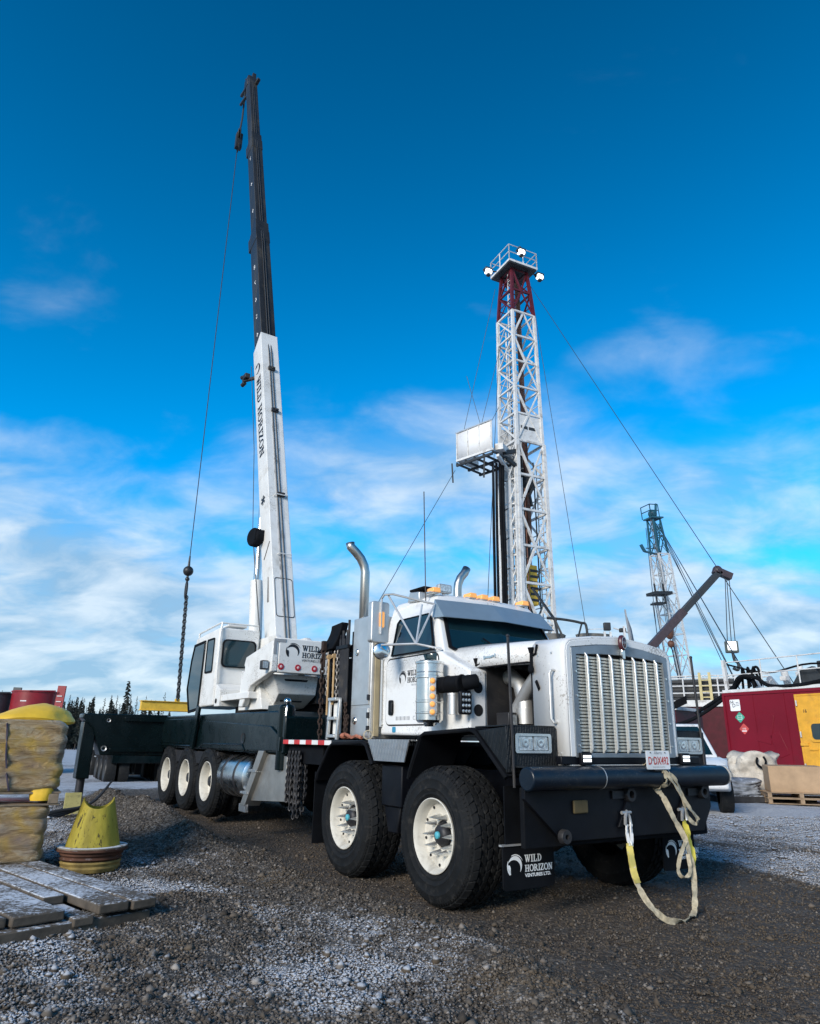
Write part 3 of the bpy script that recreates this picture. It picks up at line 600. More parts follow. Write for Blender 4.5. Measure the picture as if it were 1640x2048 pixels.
for i in range(7):
    if proto is None: m = MB(); m.prism([(0, .0), (.008, .02), (.034, .055), (.034, .82), (.008, .86), (0, .885)], 1, -.009, .009); proto = P(m, 'grille_rib', 'rib', parent=gr, bevel=.004); o = proto
    else: o = proto.copy(); col.objects.link(o); o.parent = gr
    o.location = (1.125, (i - 3) * .152, 1.232)
m = MB()
for z in (1.32, 1.52, 1.72, 1.92): 
    for y in (-.59, .59): m.cyl((1.134, y, z), (1.144, y, z), .010, 8)
P(m, 'grille_bolts', 'chrome', parent=gr)
m = MB(); m.bb((1.136, -.022, 2.06), (1.168, .022, 2.17)); P(m, 'emblem_bar', 'chrome', .006)
m = MB(); m.lathe([(.0001, .014), (.85, .012), (1, 0), (1, -.02)], (0, 0, 0), (1, 0, 0), 24); bd = P(m, 'emblem_badge', mat('badge_red', (.07, .018, .025), .3)); bd.location = (1.165, 0, 2.205); bd.scale = (1, .042, .072)
m = MB(); ring(m, [(.030 * math.cos(R(a)), .055 * math.sin(R(a))) for a in range(0, 360, 20)], [(.026 * math.cos(R(a)), .050 * math.sin(R(a))) for a in range(0, 360, 20)], lambda u, v, d: (1.182 + d, u, 2.205 + v), .003); ftext('KW', .032, lambda u, v: (1.184, u, 2.195 + v), m); P(m, 'badge_trim', 'alu')
m = MB(); m.bb((1.06, -.80, 1.17), (1.13, .98, 1.235)); P(m, 'light_bar', 'black', .008)
for y in (-.55, .73):
    m = MB(); m.bb((1.135, y - .06, 1.165), (1.17, y + .06, 1.265)); fo = P(m, 'fog_lamp', 'black', .008)
    m = MB()
    for i in range(2):
        for j in range(4): m.box((1.173, y - .036 + j * .024, 1.195 + i * .03 + .008), (.004, .019, .022))
    P(m, 'fog_lamp_lens', 'led', parent=fo)
m = MB(); m.prism(rrect(.035, 1.135, .34, 1.285, .012), 0, 1.285, 1.289); pl = P(m, 'licence_plate', 'wprint')
pl.location = (-.0, 0, 0)
m = MB(); ftext('D DX492', .088, lambda u, v: (1.2915, .1875 + u * .76, 1.175 + v), m, .0016); P(m, 'plate_number', 'rprint', parent=pl, smooth=0)
m = MB(); ftext('Alberta', .034, lambda u, v: (1.2915, .1875 + u, 1.258 + v), m); ftext('WILD ROSE COUNTRY', .016, lambda u, v: (1.2915, .1875 + u, 1.148 + v), m); m.box((1.2915, .117, 1.215), (.001, .02, .02)); P(m, 'plate_small_print', 'greyink', parent=pl, smooth=0)
m = MB(); [m.cyl((1.289, y, 1.27), (1.295, y, 1.27), .005, 8) for y in (.09, .28)]; m.bb((1.25, .145, 1.12), (1.284, .225, 1.2)); P(m, 'plate_bolts', 'hub', parent=pl)

# cab
m = MB(); m.prism([(-1.60, 1.39), (.04, 1.39), (.04, 2.00), (-.36, 2.17), (-.44, 2.22), (-1.60, 2.22)], 1, -.88, .88); P(m, 'cab_body', 'white', .03, seg=3)
def fr(z, xr, xf, y): return [(xr, -y, z), (xf, -y * .96, z), (xf + .05, 0, z), (xf, y * .96, z), (xr, y, z)]
m = MB(); m.loft([fr(2.21, -1.60, -.43, .878), fr(2.66, -1.60, -.66, .79), fr(2.80, -1.58, -.74, .755), fr(2.88, -1.55, -.80, .70), fr(2.925, -1.45, -.92, .55)]); P(m, 'cab_roof_shell', 'white', .02, seg=3)
def side(x, z, d=0.): # point on the leaning cab side
    k = (z - 2.21) / .45; return (x, -(.878 - .088 * k) - d, z)
m = MB(); wo_ = [(-1.40, 2.24), (-.55, 2.24), (-.58, 2.30), (-.72, 2.62), (-.78, 2.66), (-1.36, 2.66), (-1.40, 2.62)]
def shrink(p, k): cx = sum(a for a, b in p) / len(p); cz = sum(b for a, b in p) / len(p); return [(cx + (a - cx) * k, cz + (b - cz) * k) for a, b in p]
# door
m = MB(); m.prism(rrect(-1.47, 1.50, -.47, 2.20, .07), 1, -.893, -.878); door = P(m, 'door', 'white', .006)
m = MB(); ring(m, wo_, shrink(wo_, .945), lambda u, v, d: side(u, v, d), .014); P(m, 'window_seal', 'matblack', parent=door)
m = MB(); m.loft([[side(a, b, .003) for a, b in shrink(wo_, .95)], [side(a, b, .006) for a, b in shrink(wo_, .95)]]); P(m, 'door_window', 'glass', parent=door)
m = MB(); m.prism([(-.62, 2.0), (-.50, 2.0), (-.48, 2.20), (-.72, 2.20)], 1, -.900, -.893); P(m, 'peep_window', 'glass', parent=door)
m = MB(); m.prism(rrect(-1.385, 1.60, -1.30, 1.76, .02), 1, -.915, -.893); P(m, 'door_handle', 'black', .006, parent=door)
m = MB(); m.tube([(-1.32, -.893, 1.735), (-1.29, -.93, 1.72), (-1.29, -.93, 1.64), (-1.32, -.893, 1.62)], .008, 6); P(m, 'handle_grip', 'hub', parent=door)
m = MB(); m.tube([(-.60, -.893, 1.86), (-.60, -.93, 1.85), (-.60, -.93, 1.55), (-.60, -.893, 1.53)], .018, 8); P(m, 'door_grab_bar', 'black', parent=door)
m = MB(); logo(m, lambda u, v: (-1.12 + u, -.8955, 1.985 + v), .075); slab(m, 'WILD', lambda u, v: (-1.03 + u, -.8955, 2.0 + v), .058); slab(m, 'HORIZON', lambda u, v: (-1.03 + u, -.8955, 1.93 + v), .055, .03); P(m, 'door_lettering', 'print', parent=door, smooth=0)
m = MB(); [m.box((-1.24 + i * .028, -.8955, 1.565), (.008 + .008 * (i % 3 == 0), .001, .04)) for i in range(10)]; ftext('C BI', .06, lambda u, v: (-.86 + u, -.8955, 1.545 + v), m); ftext('VENTURES LTD.', .026, lambda u, v: (-.86 + u, -.8955, 1.895 + v), m); P(m, 'door_small_print', 'greyink', parent=door, smooth=0)
m = MB(); m.prism(rrect(-1.34, 1.42, -1.27, 1.48, .015), 1, -.884, -.880); P(m, 'blue_sticker', mat('blue_sticker', (.03, .25, .42), .4))
m = MB(); m.cyl((-1.56, -.90, 2.45), (-1.56, -.90, 1.48), .014, 8); m.bb((-1.58, -.90, 2.30), (-1.54, -.875, 2.34)); m.bb((-1.58, -.90, 1.5), (-1.54, -.875, 1.54)); P(m, 'cab_grab_rail', 'alu')
m = MB(); q = rrect(-1.482, 1.488, -.458, 2.215, .08); ring(m, q, rrect(-1.470, 1.50, -.470, 2.203, .07), lambda u, v, d: (u, -.881 - d, v), .004); P(m, 'door_gap', 'lid')
m = MB()
for i in range(14): m.ball((-1.54, -.882, 1.46 + i * .052), .006, 6, 4); m.ball((-.40 + i * .031, -.882, 1.43), .006, 6, 4)
for i in range(10): m.ball((.02, -.882, 1.47 + i * .052), .006, 6, 4)
P(m, 'cab_rivets', 'alu')['kind'] = 'stuff'
m = MB(); m.tube([(-.60, -.742, 2.04), (-.605, -.748, 2.16), (-.61, -.735, 2.235), (-.615, -.66, 2.30), (-.62, -.33, 2.345), (-.62, 0, 2.375), (-.62, .33, 2.345), (-.615, .66, 2.30), (-.60, .742, 2.04)], .007, 6); P(m, 'hood_seam', 'matblack')
m = MB(); m.bb((.705, -.705, 1.15), (.712, -.690, 2.02)); m.bb((-.55, -.745, 2.018), (.70, -.70, 2.027)); P(m, 'shell_seam', 'lid')
# windscreen
def ws(u, v, d=0.):   # u across (-1..1), v up (0..1)
    x = -.43 + (-.66 + .43) * v; y = u * (.84 - .085 * v); return (x + .05 * (1 - abs(u)) + d, y, 2.235 + .42 * v)
wsl = [(-.93, .06), (-.86, .0), (-.02, -.02), (.02, -.02), (.86, .0), (.93, .06), (.93, 1.), (0, 1.), (-.93, 1.)]
m = MB(); ring(m, wsl, [(a * .955, .04 + b * .93) for a, b in wsl], lambda u, v, d: ws(u, v, d), .02); P(m, 'windscreen_seal', 'matblack')
m = MB(); k = 8
for sgn in (-1, 1):
    q = [(a * .97, .03 + b * .95) for a, b in (((-.93, .05), (-.86, .01), (0, -.01), (0, .99), (-.93, .99)) if sgn < 0 else ((.93, .05), (.86, .01), (0, -.01), (0, .99), (.93, .99)))]
    m.loft([[ws(a, b, .004) for a, b in q], [ws(a, b, .010) for a, b in q]])
P(m, 'windscreen', 'glass')
m = MB(); m.bar(ws(-.1, .02, .02), ws(-.38, .38, .03), .012); m.bar(ws(.3, .02, .02), ws(.02, .35, .03), .012); P(m, 'wiper', 'matblack')
m = MB()
A = [(-.70, -.77, 2.80), (-.66, 0, 2.815), (-.70, .77, 2.80)]; B = [(-.50, -.79, 2.585), (-.44, 0, 2.60), (-.50, .79, 2.585)]
m.add(A + B, [(0, 1, 4, 3), (1, 2, 5, 4)]); m.add([A[0], B[0], (-.70, -.80, 2.60)], [(0, 1, 2)]); m.add([A[2], B[2], (-.70, .80, 2.60)], [(0, 1, 2)]); P(m, 'sun_visor', mat('visor_satin', (.30, .39, .45), .45, .5, var=.06), solid=.008, smooth=0)
for i, y in enumerate((-.70, -.19, -.02, .15, .60)):
    m = MB(); m.box((-.84, y, 2.905), (.15, .10, .03)); la = P(m, 'roof_marker_lamp', 'alu', .01)
    m = MB(); m.loft([[(-.90, y - .045, 2.915), (-.90, y + .045, 2.915), (-.90, y + .035, 2.955), (-.90, y - .035, 2.955)], [(-.755, y - .055, 2.90), (-.755, y + .055, 2.90), (-.755, y + .045, 2.955), (-.755, y - .045, 2.955)]]); P(m, 'amber_lens', 'amber', .008, parent=la)
m = MB(); m.prism(rrect(-.60, 2.93, -.42, 3.03, .02), 0, -.92, -.86); m.cyl((-.90, -.51, 2.87), (-.90, -.51, 2.94), .015); wl = P(m, 'roof_work_lamp', 'alu', .006)
m = MB(); m.prism(rrect(-.58, 2.945, -.44, 3.015, .012), 0, -.858, -.852); P(m, 'work_lamp_glass', 'lens', parent=wl)
m = MB(); m.prism([(-1.30, 2.86), (-1.05, 2.84), (-1.05, 2.95), (-1.25, 2.97)], 1, -.74, -.52); P(m, 'roof_air_intake', 'alu', .01)
m = MB(); m.box((-1.16, -.62, 3.0), (.30, .17, .03)); P(m, 'roof_antenna_pod', 'matblack', .01)
m = MB(); m.cyl((-.86, -.78, 2.80), (-.90, -.79, 4.1), .006, 6); P(m, 'whip_antenna', 'hub')
# mirror
m = MB(); a = (-.98, -1.24, 2.84)
m.tube([(-1.02, -1.25, 2.42), (-1.02, -1.25, 2.80), a, (-.90, -1.18, 2.84), (-.66, -.80, 2.74)], .012, 8); m.tube([(-.96, -1.2, 2.83), (-.62, -1.06, 2.29)], .011, 8); m.tube([(-.66, -.80, 2.74), (-.62, -1.06, 2.29)], .011, 8); m.tube([(-.62, -1.06, 2.29), (-.68, -.95, 2.72)], .011, 8); m.tube([(-1.0, -1.25, 2.30), (-.62, -1.06, 2.29), (-.44, -.86, 2.235)], .012, 8); P(m, 'mirror_bracket', 'galv')
m = MB(); m.prism(rrect(-1.36, 2.33, -1.14, 2.77, .03), 0, -1.12, -1.03); mi = P(m, 'mirror_housing', 'alu', .01)
m = MB(); m.prism(rrect(-1.335, 2.35, -1.165, 2.75, .02), 0, -1.126, -1.121); P(m, 'mirror_glass', 'chrome', parent=mi)
m = MB(); m.prism(rrect(-1.262, 2.49, -1.212, 2.66, .015), 0, -1.03, -1.012); P(m, 'mirror_marker_lamp', 'amber', parent=mi)
m = MB(); m.lathe([(.0001, .022), (.05, .018), (.085, .006), (.095, -.01), (.0001, -.012)], (-1.04, -1.22, 2.245), (.75, -.3, .05), 20); P(m, 'convex_mirror', 'chrome')
# air cleaner
c = (-.38, -1.05)
m = MB(); m.lathe([(.0001, 1.47), (.05, 1.47), (.06, 1.50), (.115, 1.505), (.135, 1.53), (.135, 1.585), (.140, 1.59), (.140, 1.60), (.135, 1.605), (.135, 1.69), (.140, 1.695), (.140, 1.71), (.135, 1.715), (.135, 1.92), (.148, 1.925), (.148, 1.945), (.138, 1.95), (.138, 1.975), (.146, 1.98), (.138, 1.985), (.138, 2.06), (.146, 2.065), (.146, 2.085), (.10, 2.10), (.0001, 2.11)], (c[0], c[1], 0), (0, 0, 1), 40); ac = P(m, 'air_cleaner', 'chrome')
m = MB(); m.box((-.240, -1.115, 1.745), (.07, .012, .36), ('Z', R(64))); P(m, 'lamp_strip', 'alu', .004, parent=ac)
for i in range(5):
    z = 1.60 + i * .073; n_ = Vector((math.sin(R(64)), -math.cos(R(64)), 0)); p = Vector((-.240, -1.115, z)) + n_ * .008
    m = MB(); m.lathe([(.0001, .022), (.015, .02), (.025, .008), (.027, 0)], p, n_, 16); P(m, 'amber_lamp', 'amber', parent=ac)
m = MB(); m.cyl((-.27, -.985, 1.86), (.06, -.965, 1.86), .078, 20); m.lathe([(.08, 0), (.086, .01), (.08, .02)], (-.17, -.98, 1.86), (1, .1, 0), 20); m.lathe([(.08, 0), (.086, .01), (.08, .02)], (.03, -.967, 1.86), (1, .1, 0), 20); m.tube([(.06, -.965, 1.86), (.10, -.93, 1.87), (.11, -.86, 1.88)], .07, 14); P(m, 'intake_hose', 'matblack', parent=ac)
m = MB(); m.cyl((-.10, -.97, 1.58), (-.10, -.97, 1.76), .055, 16); m.cyl((-.10, -.97, 1.755), (-.10, -.97, 1.775), .06, 16); P(m, 'filter_canister', 'alu')
m = MB(); m.prism(rrect(-1.03, 1.575, -.90, 1.79, .025), 0, .05, .10); wl2 = P(m, 'side_work_lamp', 'black', .008)
m = MB()
for i in range(4):
    for j in range(3): m.lathe([(.0001, .006), (.010, .005), (.016, 0)], (.101, -1.0 + j * .035, 1.605 + i * .05), (1, 0, 0), 10)
P(m, 'side_lamp_lens', 'lens', parent=wl2)
m = MB()
for z in (1.62, 1.83): m = MB(); m.cyl((.054, -.79, z), (.0575, -.79, z), .055, 18); P(m, 'cowl_hole', 'lid')
m = MB(); m.bb((.04, -.88, 1.42), (.055, -.70, 1.985)); P(m, 'cowl_flange', 'white', .006)
# exhaust stacks
m = MB(); m.tube([(-1.98, -.93, 1.6), (-1.98, -.93, 3.32), (-1.985, -.945, 3.40), (-1.995, -.99, 3.49), (-2.01, -1.05, 3.56), (-2.03, -1.12, 3.63), (-2.035, -1.13, 3.68)], .055, 18, caps=False); es_ = P(m, 'exhaust_stack', 'stack', solid=.004)
m = MB(); m.cyl((-2.0, -1.02, 3.52), (-2.02, -1.085, 3.595), .048, 14); P(m, 'stack_bore', 'lid', parent=es_)
m = MB(); m.tube([(-1.98, .50, 1.6), (-1.98, .50, 3.28), (-1.98, .51, 3.36), (-1.98, .55, 3.45), (-1.98, .62, 3.53), (-1.98, .66, 3.60)], .055, 18, caps=False); P(m, 'exhaust_stack', 'stack', solid=.004)
# headache cabinet
m = MB(); m.bb((-2.09, -1.0, 1.35), (-1.63, 1.0, 2.74)); P(m, 'tool_cabinet', 'alu', .012)
for z0, z1, nm in ((1.72, 2.70, 'cabinet_door'), (1.38, 1.685, 'cabinet_door')):
    m = MB(); m.bb((-2.06, -1.012, z0), (-1.66, -1.0, z1)); d = P(m, nm, 'alu', .004)
    zz = z0 + (z1 - z0) * (.62 if z1 > 2 else .55)
    m = MB(); m.lathe([(.022, 0), (.022, .012), (.035, .014), (.042, .006), (.042, 0)], (-1.96, -1.013, zz), (0, -1, 0), 20); m.bar((-1.985, -1.022, zz - .02), (-1.935, -1.022, zz + .02), .014); P(m, 'cabinet_latch', 'chrome', parent=d)
    for zz in (z0 + .08, z1 - .08): m = MB(); m.bb((-1.68, -1.022, zz - .03), (-1.64, -1.0, zz + .03)); P(m, 'cabinet_hinge', 'hub', parent=d)
m = MB(); m.bb((-1.625, -.96, 1.38), (-1.605, -.90, 2.70)); P(m, 'cabinet_edge_strip', mat('soiled_strip', (.40, .33, .20), .6, dirt=DUST, dirt_amt=.5))
# deck behind the cab
m = MB(); m.bb((-3.45, -1.24, 1.28), (-1.32, 1.24, 1.335)); P(m, 'deck', 'tread', .006)
for i in range(8):
    m = MB(); x0 = -3.43 + i * .17; m.bb((x0, -1.247, 1.278), (x0 + .17, -1.242, 1.328)); P(m, 'reflective_tape', 'tapered' if i % 2 == 0 else 'tapewhite')
m = MB(); m.bb((-3.45, -1.15, 1.05), (-2.45, 1.15, 1.277)); P(m, 'deck_underframe', 'matblack')
# rack with pole bundle, chain hooks
m = MB()
for y in (-.3, .4, 1.0): m.bb((-2.98, y - .04, 1.336), (-2.90, y + .04, 2.35))
m.bb((-2.66, -1.04, 1.336), (-2.58, -.96, 2.35))
m.bb((-3.0, -.4, 2.35), (-2.88, 1.04, 2.43)); m.bb((-2.66, -1.04, 2.35), (-2.58, -.4, 2.43))
for x in (-2.12, -2.5): m.bb((x - .04, -.98, 1.336), (x + .04, -.90, 2.6)); 
m.bb((-2.57, -.99, 2.36), (-2.10, -.91, 2.44)); m.bb((-2.99, -.42, 2.37), (-2.57, -.36, 2.42)); m.bb((-2.6, -.90, 1.336), (-2.2, -.86, 2.3)); P(m, 'chain_rack', 'black', .006)
for i in range(7):
    m = MB(); x = -2.14 - i * .035; m.cyl((x, -1.04, 1.75), (x - .01, -1.03, 2.52 + .12 * math.sin(i * 2.1) + (.22 if i == 0 else 0)), .016, 8); P(m, 'pry_bar', 'hub')
m = MB(); m.bb((-2.12, -1.06, 2.40), (-2.42, -1.02, 2.44)); P(m, 'bar_clamp', 'black')
# rubber scoop on the rack
m = MB(); rings = []
for i in range(7):
    tt = i / 6; z = 2.74 - .34 * tt; x0, x1 = -2.74 - .10 * tt ** 2 * 2, -2.45 - .06 * tt; y = -.98 - .10 * tt ** 2
    rings.append([(x0, y, z), (x1, y, z + .02), (x1, y + .10, z + .02), (x0, y + .10, z)])
m.loft(rings); P(m, 'rubber_snout', 'matblack', .012)
# fuel tank, steps, belly boxes
m = MB(); m.lathe([(.0001, 0), (.26, 0), (.305, .03), (.31, .06), (.31, 1.10), (.305, 1.13), (.26, 1.16), (.0001, 1.16)], (-5.95, -.94, .80), (1, 0, 0), 40); ft = P(m, 'fuel_tank', 'tankalu')
for x in (-5.72, -5.20):
    m = MB(); m.lathe([(.311, 0), (.317, .005), (.317, .065), (.311, .07)], (x, -.94, .80), (1, 0, 0), 40); P(m, 'tank_strap', 'hub', parent=ft)
m = MB(); m.prism([(-4.78, .50), (-3.42, .58), (-3.42, 1.12), (-4.05, 1.14), (-4.30, .98)], 1, -1.18, -1.165); m.prism([(-4.80, .44), (-4.62, .44), (-4.05, 1.18), (-4.25, 1.18)], 1, -1.25, -1.02); P(m, 'tank_step', 'alu2', .004)
for a, b in (((-4.78, -1.27, .60), (-4.52, -1.1, .63)), ((-4.52, -1.27, .90), (-4.26, -1.1, .93)), ((-4.86, -1.24, .36), (-4.60, -1.2, .46))): m = MB(); m.bb(a, b); P(m, 'step_tread', 'treadalu')
m = MB(); m.bb((-4.6, -1.16, .56), (-3.42, -.5, 1.14)); P(m, 'belly_box', 'matblack', .01)

# ---- crane carrier body
m = MB(); m.prism([(-10.2, 1.15), (-3.46, 1.15), (-3.46, 1.62), (-3.75, 1.70), (-10.2, 1.74)], 1, -1.22, 1.22); P(m, 'carrier_body', 'carrier', .02)
m = MB(); m.prism([(-6.9, 1.18), (-3.55, 1.18), (-3.55, 1.36), (-3.9, 1.50), (-6.9, 1.62)], 1, -1.245, -1.221); P(m, 'carrier_side_panel', 'carrier', .008)
m = MB(); m.prism([(-10.1, 1.24), (-7.35, 1.24), (-7.35, 1.66), (-10.1, 1.68)], 1, -1.24, -1.221); P(m, 'carrier_side_panel', 'carrier', .008)
m = MB(); m.tube([(-7.0, -1.25, 1.17), (-6.75, -1.25, 1.24), (-4.9, -1.25, 1.25), (-4.8, -1.25, 1.17)], .012, 6); m.tube([(-10.0, -1.245, 1.2), (-7.2, -1.245, 1.2)], .012, 6); P(m, 'body_trim', 'carrier')
m = MB(); m.lathe([(.05, 0), (.075, .01), (.075, 0)], (-4.9, -1.245, 1.34), (0, -1, 0), 18); P(m, 'body_port', 'hub')
m = MB(); m.bar((-7.28, -1.27, 1.16), (-7.12, -1.27, 1.86), .16, .05, (0, 1, 0)); P(m, 'support_strut', 'carrier', .01)
m = MB(); m.bb((-9.3, -1.2, .92), (-6.1, -.9, 1.12)); m.bb((-9.6, -.5, .6), (-6.0, .5, .9)); P(m, 'suspension_frame', 'engine', .01)
# rear outrigger reaching out to the near side, with its jack
m = MB(); m.prism([(-1.15, .98), (-2.35, 1.0), (-2.52, 1.48), (-2.74, 1.66), (-2.74, 1.745), (-1.15, 1.76)], 0, -9.90, -9.42); P(m, 'outrigger_beam', 'carrier', .02)
for a, b in (((-9.40, -2.0, 1.62), (-9.37, -1.2, 1.70)), ((-9.41, -2.2, 1.06), (-9.38, -1.2, 1.13))): m = MB(); m.bb(a, b); P(m, 'beam_lip', 'carrier', .005)
for y, z, k in ((-2.30, 1.12, 1.), (-2.28, 1.63, .7)): m = MB(); m.lathe([(.03 * k, 0), (.05 * k, .015), (.05 * k, 0)], (-9.415, y, z), (1, 0, 0), 16); P(m, 'beam_pin', 'galv')
m = MB(); m.bb((-9.84, -2.70, .58), (-9.50, -2.47, 1.60)); P(m, 'outrigger_jack', 'carrier', .015)
m = MB(); m.cyl((-9.67, -2.58, .12), (-9.67, -2.58, .6), .075, 20); m.cyl((-9.67, -2.58, .0), (-9.67, -2.58, .12), .24, 24, .16); P(m, 'jack_ram', 'hub')
# far-side outrigger
m = MB(); m.prism([(1.15, .98), (2.35, 1.0), (2.74, 1.66), (2.74, 1.745), (1.15, 1.76)], 0, -9.90, -9.42); P(m, 'outrigger_beam', 'carrier', .02)
m = MB(); m.bb((-9.84, 2.47, .58), (-9.50, 2.70, 1.60)); P(m, 'outrigger_jack', 'carrier', .015)
m = MB(); m.cyl((-9.67, 2.58, .12), (-9.67, 2.58, .6), .075, 20); m.cyl((-9.67, 2.58, .0), (-9.67, 2.58, .12), .24, 24, .16); P(m, 'jack_ram', 'hub')
# front stowed outrigger posts
for s in (-1, 1):
    m = MB(); m.cyl((-3.62, s * 1.14, .95), (-3.62, s * 1.14, 1.74), .11, 20); m.ball((-3.62, s * 1.14, 1.74), .11, 16, 8, (1, 1, .5)); m.bb((-4.15, s * 1.20, 1.45), (-3.6, s * 1.05, 1.78)); op = P(m, 'outrigger_post', 'carrier', .01)
    m = MB(); m.ball((-3.62, s * 1.14, 1.82), .05, 12, 8); m.tube([(-3.53, s * 1.18, 1.76), (-3.50, s * 1.2, 1.68), (-3.51, s * 1.2, 1.55)], .012, 6); P(m, 'post_knob', 'chrome', parent=op)
# turret
m = MB(); m.cyl((-6.3, 0, 1.74), (-6.3, 0, 1.92), .85, 40); P(m, 'slew_ring', 'engine')
m = MB(); m.prism([(-7.4, 1.92), (-5.2, 1.92), (-4.9, 2.3), (-6.0, 3.05), (-6.7, 3.05), (-7.6, 2.3)], 1, -.42, -.32); m.prism([(-7.4, 1.92), (-5.2, 1.92), (-4.9, 2.3), (-6.0, 3.05), (-6.7, 3.05), (-7.6, 2.3)], 1, .15, .25); m.bb((-7.3, -1.15, 1.92), (-5.1, 1.1, 2.02)); P(m, 'turret_frame', 'white2', .01)
# counterweight with logo face (faces the cab)
cw = [(-4.32, 2.27), (-4.32, 2.72), (-5.38, 2.56), (-5.44, 2.44), (-5.40, 2.40), (-5.55, 1.80), (-5.40, 1.80), (-5.12, 2.10)]
m = MB(); m.prism(cw, 1, -1.13, -1.03); m.prism(cw, 1, 1.0, 1.10); m.bb((-4.44, -1.029, 2.262), (-4.318, .999, 2.765)); m.bb((-5.35, -1.029, 2.50), (-4.44, .999, 2.56)); cwo = P(m, 'counterweight', 'white2', .015)
m = MB(); f = lambda x0, z0: (lambda u, v: (-4.315, x0 + u, z0 + v))
logo(m, f(-.80, 2.58), .12); slab(m, 'WILD', f(-.655, 2.595), .085); slab(m, 'HORIZON', f(-.655, 2.495), .078, .02); ftext('VENTURES LTD.', .048, f(-.655, 2.44), m, 0, False); P(m, 'counterweight_lettering', 'print', parent=cwo, smooth=0)
m = MB(); m.bb((-4.316, -1.11, 2.70), (-4.312, -.92, 2.745)); m.bb((-4.316, -1.11, 2.52), (-4.312, -1.07, 2.699)); P(m, 'grey_corner_mark', 'greyink', parent=cwo)
for y in (-.98, -.71, -.44, -.1, .3, .7):
    m = MB(); m.lathe([(.0001, .008), (.022, .008), (.046, .006), (.048, 0)], (-4.316, y, 2.345), (1, 0, 0), 20); lr = P(m, 'tail_lamp', 'red', parent=cwo)
    m = MB(); m.lathe([(.0001, .004), (.016, .002), (.02, 0)], (-4.3075, y, 2.345), (1, 0, 0), 12); P(m, 'tail_lamp_core', 'pink', parent=cwo)
m = MB(); m.box((-4.42, -1.20, 2.36), (.10, .10, .13)); P(m, 'side_lamp', 'hub', .01)
m = MB(); m.box((-4.367, -1.20, 2.36), (.006, .08, .10)); P(m, 'side_lamp_glass', 'lens')
m = MB(); m.loft([[(-4.55, -1.0, 2.255), (-4.55, -.25, 2.255), (-5.1, -.25, 2.255), (-5.1, -1.0, 2.255)], [(-4.62, -.86, 1.98), (-4.62, -.25, 1.98), (-5.1, -.25, 1.9), (-5.1, -.86, 1.9)], [(-4.95, -.80, 1.80), (-4.95, -.28, 1.80), (-5.2, -.28, 1.78), (-5.2, -.80, 1.78)]]); lb = P(m, 'lower_ballast', 'white2', .012)
m = MB(); m.prism(rrect(-.80, 2.165, -.42, 2.22, .026), 0, -4.585, -4.565); m.prism(rrect(-.76, 1.875, -.40, 1.92, .02), 0, -4.80, -4.775); P(m, 'lifting_slot', 'lid', parent=lb)
m = MB(); m.bb((-5.2, -.2, 1.86), (-4.7, .9, 2.25)); m.cyl((-4.9, .0, 2.05), (-4.9, .9, 2.05), .2, 20); P(m, 'hoist_winch', 'engine', .01)
m = MB(); m.prism([(-5.9, 1.76), (-4.9, 1.76), (-5.1, 2.24), (-5.9, 2.4)], 1, -1.0, -.5); P(m, 'turret_shroud', 'white2', .01)
# operator cab
sp = [(-6.62, 1.86), (-6.62, 2.75), (-6.60, 3.18), (-7.92, 3.12), (-8.05, 2.75), (-8.14, 2.20), (-7.80, 1.84)]
m = MB(); m.prism(sp, 1, -1.2, -.46); P(m, 'operator_cab', 'white2', .03, seg=3)
sd1 = [(-7.36, 1.80), (-7.30, 3.02), (-7.94, 3.0), (-8.06, 2.72), (-8.155, 2.20), (-7.90, 1.76)]
m = MB(); m.prism(sd1, 1, -1.215, -1.201); P(m, 'operator_door_glass', 'glass', .004)
m = MB(); ring(m, sd1, shrink(sd1, .93), lambda u, v, d: (u, -1.215 - d, v), .012); P(m, 'operator_door_frame', 'matblack')
q = rrect(-7.20, 2.42, -6.80, 3.02, .04)
m = MB(); m.prism(q, 1, -1.21, -1.201); P(m, 'operator_side_window', 'glass'); m = MB(); ring(m, q, shrink(q, .9), lambda u, v, d: (u, -1.21 - d, v), .008); P(m, 'operator_window_seal', 'matblack')
q = rrect(-1.13, 2.50, -.52, 2.98, .08)
m = MB(); m.prism(q, 0, -6.60, -6.588); P(m, 'operator_rear_window', 'glass'); m = MB(); ring(m, q, shrink(q, .92), lambda u, v, d: (-6.59 + d, u, v), .012); P(m, 'operator_rear_seal', 'matblack')
m = MB(); m.bb((-8.165, -1.15, 2.2), (-8.14, -.5, 2.9)); P(m, 'operator_windscreen', 'glass')
m = MB(); m.tube([(-6.64, -1.16, 3.19), (-6.64, -1.16, 3.27), (-7.9, -1.16, 3.21), (-7.9, -1.16, 3.13)], .016, 6); m.tube([(-6.62, -1.16, 3.26), (-6.60, -.5, 3.26), (-6.60, -.5, 3.16)], .016, 6); m.tube([(-6.58, -1.17, 3.26), (-6.57, -1.19, 3.1), (-6.57, -1.19, 2.5), (-6.58, -1.17, 1.95)], .016, 6); P(m, 'cab_roof_rail', 'white2')
m = MB(); m.box((-6.85, -.85, 3.24), (.3, .35, .04)); P(m, 'roof_hatch', 'white2', .01)
m = MB(); m.prism([(-6.60, 1.84), (-6.35, 1.84), (-6.35, 2.12), (-6.60, 2.22)], 1, -1.18, -.6); P(m, 'cab_step_box', 'white2', .01)
m = MB(); m.cyl((-6.5, -1.185, 1.93), (-6.5, -1.19, 1.93), .04, 14); P(m, 'step_hole', 'lid')
